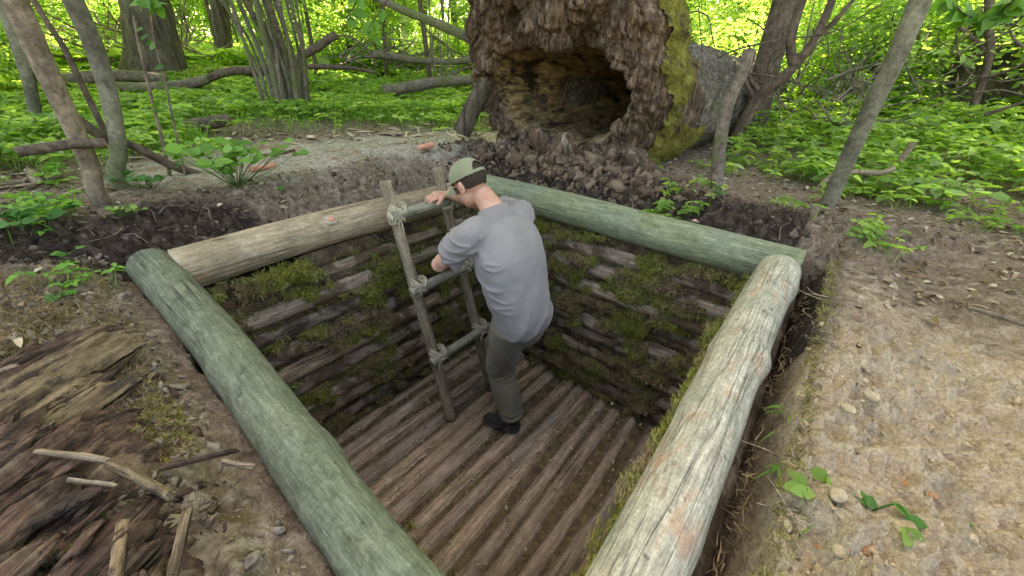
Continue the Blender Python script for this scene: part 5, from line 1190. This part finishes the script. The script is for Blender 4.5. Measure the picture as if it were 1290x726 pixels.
# straw tufts and golden moss on the soil beside the left log
def ground_moss(label, boxf, n, mats, zoff=.0, ln=(.01, .03), up=1.0, frac=.5):
    x, y = boxf(n); z = gh(x, y) + zoff; k = (x < -.01) | (y < -.13) | (x > 2.2); x, y, z = x[k], y[k], z[k]
    V1, F1 = fronds(np.stack([x, y, z], -1), RNG.normal(size=(len(x), 3)) * .7 + [0, 0, up * .5], RNG.uniform(*ln, len(x)), RNG.uniform(.001, .0028, len(x)), .5)
    o = obj('ground_moss', V1, F1, mats, smooth=False, mi=np.tile((RNG.random(len(x)) < frac).astype(int), 2)); tag(o, label, 'moss', kind='stuff')
M['straw'] = mat_lump('straw_moss', [(.3, (.12, .085, .035)), (.5, (.26, .19, .09)), (.7, (.40, .32, .19))])
ground_moss('golden moss patch on the soil between the rotten log and the thick green-grey log', lambda n: (RNG.normal(-.045, .026, n), RNG.normal(.98, .07, n)), 9000, [M['moss_bright'], M['straw']], ln=(.005, .016), frac=.72)
ground_moss('straw-brown moss and needles on the soil left of the thick green-grey log', lambda n: (RNG.uniform(-.6, -.02, n), RNG.uniform(1.05, 2.2, n)), 14000, [M['straw'], M['moss_brown']], ln=(.01, .045))
ground_moss('dry grey moss edging the sand bank beside the pale log', lambda n: (RNG.uniform(.3, 2.1, n), -.135 - np.abs(RNG.normal(0, .018, n))), 6000, [M['moss'], M['straw']], ln=(.006, .022), up=.3)
# ------------------------------------------------------------------ the person climbing
def ell_(c, ax, n=3, basis_=None):
    B, F = ico(n); B = B * np.array(ax)
    if basis_ is not None: B = B @ np.array(basis_)
    return B + np.array(c), [F]
def limb(P, n=24, m=20, squash=1.0): return tube(P, n, m, cap='round', squash=squash)
def voxel(parts, vox, smooth=4, name='tmp'):
    V, F = join(parts); me = mkmesh(name, V, F); o = bpy.data.objects.new(name, me); COL.objects.link(o)
    r = o.modifiers.new('r', 'REMESH'); r.mode = 'VOXEL'; r.voxel_size = vox
    if smooth: s = o.modifiers.new('s', 'SMOOTH'); s.iterations = smooth; s.factor = .5
    dg = bpy.context.evaluated_depsgraph_get(); dg.update(); ev = o.evaluated_get(dg); m2 = ev.to_mesh()
    n = len(m2.vertices); co = np.zeros(n * 3); m2.vertices.foreach_get('co', co)
    nn = np.zeros(n * 3); m2.vertices.foreach_get('normal', nn)
    fc = [list(p.vertices) for p in m2.polygons]; q = np.array([f for f in fc if len(f) == 4]); t = np.array([f for f in fc if len(f) == 3])
    ev.to_mesh_clear(); bpy.data.objects.remove(o); bpy.data.meshes.remove(me)
    return co.reshape(-1, 3), nn.reshape(-1, 3), [f for f in (q, t) if len(f)]
def nrm(v): v = np.array(v, float); return v / np.linalg.norm(v)
hip = np.array([1.36, 1.03, -.40]); chest = np.array([1.385, 1.16, -.06]); neck = np.array([1.41, 1.30, .135])
headc = np.array([1.385, 1.425, .235]); 
Lsh = np.array([1.20, 1.24, .05]); Rsh = np.array([1.585, 1.25, .055])
Lel = np.array([1.115, 1.40, -.125]); Lwr = np.array([1.295, 1.575, -.235]); Rel = np.array([1.66, 1.50, .03]); Rwr = np.array([1.42, 1.665, .135])
Lkn = np.array([1.325, 1.15, -.80]); Lan = np.array([1.305, 1.03, -1.17]); Rkn = np.array([1.47, 1.30, -.78]); Ran = np.array([1.49, 1.24, -1.17])
Lhip = hip + [-.09, 0, -.03]; Rhip = hip + [.09, 0, -.03]
M['skin'], nt, b = newmat('skin'); vi = _coord(nt, (1, 1, 1), rnd=False)
nt.links.new(_mix(nt, _ramp(nt, _noise(nt, vi, 14, 4), _bw(.35, .65)), (.46, .24, .165), (.56, .33, .24)), b.inputs['Base Color']); b.inputs['Roughness'].default_value = .5
try: b.inputs['Subsurface Weight'].default_value = .12; b.inputs['Subsurface Radius'].default_value = (.02, .008, .005)
except Exception: pass
_bump(nt, b, _noise(nt, vi, 160, 4), .0008)
M['hair'] = mat_lump('hair', [(.3, (.02, .014, .010)), (.6, (.06, .042, .03))], scale=120, bump=.002, isl=0, rough=.7)
M['shirt'] = mat_cloth('grey_shirt', (.21, .196, .188), (.24, .226, .216))
M['trousers'] = mat_cloth('olive_trousers', (.13, .115, .078), (.16, .145, .10))
M['cap'] = mat_cloth('sage_cap', (.19, .205, .125), (.22, .24, .15), weave=700)
M['shoe'] = mat_cloth('dark_shoe', (.02, .022, .018), (.035, .035, .03), rough=.7)
M['sole'] = mat_cloth('sole', (.06, .06, .055), rough=.8)
fwd = nrm([-.08, .84, -.50]); side = nrm(np.cross(fwd, [0, 0, 1])); upv = np.cross(side, fwd)      # face direction, the person's right, crown
HB = np.array([side, fwd, upv])
def hp(s, f, u): return headc + side * s + fwd * f + upv * u
parts = [ell_(hp(0, -.012, .03), (.074, .094, .084), 4, HB), ell_(hp(0, .028, -.045), (.055, .062, .062), 3, HB), ell_(hp(0, .045, -.085), (.034, .034, .024), 3, HB),
         limb([(*hp(0, .082, .012), .008), (*hp(0, .103, -.026), .013)], 8, 10), ell_(hp(0, .098, -.03), (.016, .012, .010), 2, HB), ell_(hp(0, .083, -.060), (.024, .010, .008), 2, HB), ell_(hp(0, .080, -.068), (.021, .010, .007), 2, HB),
         ell_(hp(0, .072, .022), (.052, .018, .012), 3, HB),
         limb([(*(neck + [-.0, -.035, -.04]), .074), (*(neck + [-.005, .02, .03]), .058), (*hp(0, -.03, -.04), .056)], 14, 18)]
for s in (-1, 1):
    parts += [ell_(hp(s * .076, -.006, -.006), (.010, .020, .032), 3, HB), ell_(hp(s * .080, -.014, .004), (.012, .012, .024), 2, HB), ell_(hp(s * .030, .074, -.028), (.024, .02, .018), 2, HB)]
# torso, arms and legs under the clothes
parts += [limb([(*(hip + [0, .0, -.06]), .125), (*(hip + [0, .02, .12]), .118), (*chest, .135), (*(neck + [0, -.05, -.09]), .12)], 26, 24)]
for S0, E0, W0 in ((Lsh, Lel, Lwr), (Rsh, Rel, Rwr)):
    parts += [limb([(*(S0 * .75 + (neck + [0, -.04, -.07]) * .25), .06), (*S0, .052), (*(S0 * .5 + E0 * .5), .046), (*(E0 + nrm(E0 - W0) * .004), .041)], 18, 18), limb([(*E0, .040), (*(E0 * .7 + W0 * .3), .042), (*(E0 * .25 + W0 * .75), .030), (*W0, .025)], 18, 18)]
for H0, K0, A0 in ((Lhip, Lkn, Lan), (Rhip, Rkn, Ran)):
    parts += [limb([(*H0, .09), (*(H0 * .5 + K0 * .5), .075), (*K0, .055), (*(K0 * .6 + A0 * .4), .052), (*A0, .036)], 26, 18)]
def hand(W0, knuck, tipdir, down, thumbside, spread=1.0):
    """palm from wrist to knuckles, four unequal bent fingers over a rung, a thumb from the side"""
    out = []; f = nrm(knuck - W0); d = nrm(down); s_ = nrm(np.cross(f, d)) * thumbside
    out.append(tube([(*(W0 - f * .01), .026), (*(W0 * .55 + knuck * .45), .036), (*knuck, .038)], 14, 20, cap='round', squash=1.0))
    V = out[0][0]; c = (W0 + knuck) / 2; h = (V - c) @ d; V -= np.outer(h * .45, d)      # flatten the palm
    for k, (o_, L) in enumerate(((.027, .072), (.009, .080), (-.009, .075), (-.026, .058))):
        b_ = knuck + s_ * o_ - f * .008; a1 = nrm(f * .9 + d * .15 + s_ * o_ * 4 * spread); a2 = nrm(a1 * .65 + d * .75); a3 = nrm(a1 * .1 + d * 1.0)
        p1 = b_ + a1 * L * .48; p2 = p1 + a2 * L * .32; p3 = p2 + a3 * L * .26; r = .0082 - .0005 * k
        out.append(tube([(*(b_ - a1 * .02), r), (*b_, r * 1.1), (*p1, r), (*p2, r * .95), (*p3, r * .75)], 22, 12, cap='round'))
    tb = W0 + f * .03 + s_ * .028; t1 = tb + nrm(f * .7 + s_ * .6 + d * .3) * .038; t2 = t1 + nrm(f * .8 + s_ * .1 + d * .5) * .030
    out.append(tube([(*(tb - f * .015 - s_ * .01), .014), (*tb, .013), (*t1, .011), (*t2, .008)], 16, 12, cap='round'))
    return out
parts += hand(Rwr, Rwr + nrm([-.93, .32, -.16]) * .078, None, (-.05, .25, -1), 1)
parts += hand(Lwr, np.array([1.335, 1.615, -.272]), None, (.1, .5, -1), -1)
Vb, Nb, Fb = voxel(parts, .0036, 3)
person = empty('person', (1.33, 1.06, -1.26)); po = np.array([1.33, 1.06, -1.26])
tag(person, 'person in grey t-shirt and green cap bending forward and holding the ladder in the pit', 'person')
obj('body', Vb - po, Fb, M['skin'], person)
for s in (-1, 1):
    V, F = ell_(hp(s * .030, .084, -.004), (.0115, .010, .0085), 2, HB); obj('eye', V - po, F, mat_cloth('eye', (.5, .48, .45), rough=.3), person)
# hair, seen below the cap
B, F = ico(5); hv = B.copy(); hs = 1 + .015 * fbm(B * 25, 3)
hv = hp(0, -.014, .028) + ((B * np.array([.079, .098, .088])) * hs[:, None]) @ HB
hf = F[(B[F][:, :, 1].mean(1) < .25) & (B[F][:, :, 2].mean(1) > -.62 + .35 * np.clip(B[F][:, :, 1].mean(1) + .3, 0, 1))]
obj('hair', hv - po, hf, M['hair'], person)
# cap: dome with an arched opening at the back, strap and curved peak
nu, nv = 200, 90; u = np.linspace(0, 2 * np.pi, nu, endpoint=False); v = np.linspace(0.0, .5 * np.pi, nv)
cv = []; cf = []
capc = (0, -.006, .034); R_ = np.array([.088, .108, .098])
for r_, off in ((1.0, 0), (.965, 1)):
    for vv in v:
        for uu in u:
            k = 1 + .012 * math.cos(6 * uu) * math.cos(vv) + .02 * math.exp(-(vv / .12) ** 2)
            cv.append([R_[0] * math.sin(uu) * math.cos(vv) * k * r_, R_[1] * math.cos(uu) * math.cos(vv) * k * r_, R_[2] * (math.sin(vv) ** .92) * r_ * (1 + .0)])
cv = np.array(cv); cv = hp(*capc) + (cv + np.array([0, 0, .0])) @ HB + (.0025 * fbm(cv * 40, 3))[:, None] * upv
def opening(uu, vv): 
    d = (uu - math.pi); return (d / .50) ** 2 + ((vv - .10) / .50) ** 2 < 1 and vv > .12
for L_ in (0, 1):
    for a in range(nv - 1):
        for b2 in range(nu):
            if opening((u[b2] + math.pi / nu) % (2 * math.pi), (v[a] + v[a + 1]) / 2): continue
            o0 = L_ * nu * nv; q = [o0 + a * nu + b2, o0 + a * nu + (b2 + 1) % nu, o0 + (a + 1) * nu + (b2 + 1) % nu, o0 + (a + 1) * nu + b2]
            cf.append(q if L_ == 0 else q[::-1])
capo = obj('cap', cv - po, np.array(cf), M['cap'], person)
bt = np.linspace(-1, 1, 31); pk = []
for layer in (0, 1):
    for q in np.linspace(0, 1, 12):
        for s in bt:
            an = s * 1.12; bx = R_[0] * math.sin(an); by = R_[1] * math.cos(an)
            ext = .072 * (1 - abs(s) ** 2.6) * q
            pk.append([bx * (1 + .05 * q), by + ext, -.004 - .020 * (abs(s) ** 2) * (.4 + q) * 1.3 - .016 * q - .003 * layer + .002])
pk = hp(*capc) + np.array(pk) @ HB; i = np.arange(11)[:, None] * 31; j = np.arange(30)[None]
Fp = np.stack([i + j, i + 31 + j, i + 32 + j, i + j + 1], -1).reshape(-1, 4)
o = obj('peak', pk - po, np.vstack([Fp, Fp[:, ::-1] + 12 * 31]), M['cap'], capo)
o = obj('cap_button', ell_(hp(capc[0], capc[1], capc[2] + .099), (.007, .007, .004), 2, HB)[0] - po, ico(2)[1], M['cap'], capo)
# shirt
def ringtube(rows, n=40, m=40):
    """rows: centre, radius, squash across depth"""
    return tube(rows, n, m, cap='flat')
tor = []
def torso_rows(extra):
    pass
rows = [(hip + [-.005, .0, -.035], .172, .132), (hip + [-.008, -.01, .03], .176, .134), (hip * .5 + chest * .5 + [-.014, -.025, 0], .190, .135), (chest + [-.015, -.02, .0], .212, .138), (neck + [0, -.055, -.09], .185, .11), (neck + [0, -.03, -.035], .115, .085), (neck + [0, -.01, .0], .078, .066)]
C_ = crom([(*r[0], r[1], r[2]) for r in rows][:] if False else [np.concatenate([r[0], [r[1]]]) for r in rows], 44); D_ = crom([np.concatenate([r[0], [r[2]]]) for r in rows], 44)[:, 3]
T_ = np.gradient(C_[:, :3], axis=0); T_ /= np.linalg.norm(T_, axis=1)[:, None]; th2 = np.linspace(0, 2 * np.pi, 48, endpoint=False)
lat = nrm([1, -.04, 0]); Vt = []
for k in range(44):
    dp = nrm(np.cross(T_[k], lat)); a_ = np.sign(np.cos(th2)) * np.abs(np.cos(th2)) ** .85; b_2 = np.sign(np.sin(th2)) * np.abs(np.sin(th2)) ** .9
    Vt.append(C_[k, :3] + np.outer(a_ * C_[k, 3], lat) + np.outer(b_2 * D_[k], dp))
Vt = np.concatenate(Vt); i = np.arange(43)[:, None] * 48; j = np.arange(48)[None]; j2 = (j + 1) % 48
Ft = np.stack([i + j, i + j2, i + 48 + j2, i + 48 + j], -1).reshape(-1, 4); Vt = np.vstack([Vt, C_[0, :3], C_[-1, :3]]); jj = np.arange(48)
Tt = np.vstack([np.stack([np.full(48, 44 * 48), (jj + 1) % 48, jj], -1), np.stack([np.full(48, 44 * 48 + 1), 43 * 48 + jj, 43 * 48 + (jj + 1) % 48], -1)])
sp = [(Vt, [Ft, Tt])]
for S0, E0 in ((Lsh, Lel), (Rsh, Rel)):
    inn = S0 * .55 + (neck + [0, -.05, -.09]) * .45; end = S0 * .30 + E0 * .70; mid = S0 * .5 + E0 * .5
    sp.append(tube([(*inn, .085), (*(S0 + [0, -.005, .0]), .080), (*mid, .074), (*end, .073)], 24, 28, cap='flat'))
Vs, Ns, Fs = voxel(sp, .0065, 5)
pz = Vs - hip
ax1 = nrm(chest - hip)
# folds: soft drape, diagonal pulls over the lower back, creases at the sleeves
dgn = pz @ nrm([.75, .1, -.55]); f1 = perlin(np.stack([dgn * 15, pz @ nrm([.6, -.2, .8]) * 3.2, pz[:, 1] * 3], -1)); f2 = perlin(np.stack([pz[:, 0] * 9, pz[:, 1] * 9, pz[:, 2] * 5], -1) + 9)
cr_ = 1 - np.abs(perlin(np.stack([(Vs @ nrm([.5, .2, -.9])) * 24, (Vs @ nrm([.9, 0, .3])) * 5, Vs[:, 1] * 5], -1) + 3)) * 2
cr2 = np.clip(1 - 2.6 * np.abs(perlin(np.stack([dgn * 9, pz @ nrm([.6, -.2, .8]) * 2.2, pz[:, 1] * 2], -1) + 20)), 0, 1) ** 2 - .3
low = sstep(.28, -.05, pz[:, 2]) * (.4 + .6 * sstep(-.1, .15, pz[:, 0])); slv = sstep(.17, .24, np.abs(Vs[:, 0] - 1.39)) * sstep(-.1, .0, pz[:, 2] - .15)
Vs = Vs + Ns * (.007 * f2 + .012 * f1 * (.2 + low) + .013 * np.clip(cr_, 0, 1) ** 3 * (slv + .08) + .020 * cr2 * (.12 + low) + .002 * perlin(Vs * 22))[:, None]
obj('t_shirt', Vs - po, Fs, M['shirt'], person)
# trousers
tpz = [ell_(hip + [0, -.01, -.05], (.150, .120, .14), 4)]
for H0, K0, A0, in ((Lhip, Lkn, Lan), (Rhip, Rkn, Ran)):
    tpz.append(tube([(*(H0 + [0, 0, .02]), .108), (*(H0 * .55 + K0 * .45), .100), (*(K0 + [0, -.0, 0]), .084), (*(K0 * .5 + A0 * .5), .080), (*(A0 + [0, 0, .02]), .068)], 30, 26, cap='flat'))
Vp, Np_, Fp_ = voxel(tpz, .0065, 4)
kz = np.exp(-((Vp[:, 2] + .80) / .10) ** 2) + np.exp(-((Vp[:, 2] + 1.12) / .06) ** 2)
Vp = Vp + Np_ * (.008 * perlin(Vp * [9, 9, 5]) + .010 * np.clip(1 - 2 * np.abs(perlin(Vp * [6, 6, 26])), 0, 1) ** 2 * kz)[:, None]
obj('trousers', Vp - po, Fp_, M['trousers'], person)
# shoes
for A0, yw in ((Lan, .28), (Ran, -.1)):
    f_ = np.array([-math.sin(yw), math.cos(yw), 0]); r_ = np.array([f_[1], -f_[0], 0]); Bs = np.array([r_, f_, [0, 0, 1]]); b0 = np.array([A0[0], A0[1], -1.262])
    sh = [ell_(b0 + f_ * .0 + [0, 0, .045], (.040, .060, .052), 3, Bs), ell_(b0 + f_ * .09 + [0, 0, .032], (.044, .085, .036), 3, Bs), ell_(b0 + f_ * .155 + [0, 0, .026], (.042, .050, .028), 3, Bs), limb([(*(b0 + [0, 0, .05]), .046), (*(b0 + [0, 0, .11]), .048)], 8, 16)]
    V, N_, F = voxel(sh, .005, 3); V = np.where((V[:, 2] < b0[2] + .012)[:, None], np.column_stack([V[:, :2], np.full(len(V), b0[2] + .012)]), V)
    so_ = obj('shoe', V - po, F, M['shoe'], person)
    so2 = [ell_(b0 + f_ * .01 + [0, 0, .008], (.042, .062, .014), 3, Bs), ell_(b0 + f_ * .13 + [0, 0, .008], (.046, .085, .014), 3, Bs)]
    V, N_, F = voxel(so2, .004, 2); obj('sole', V - po, F, M['sole'], so_)
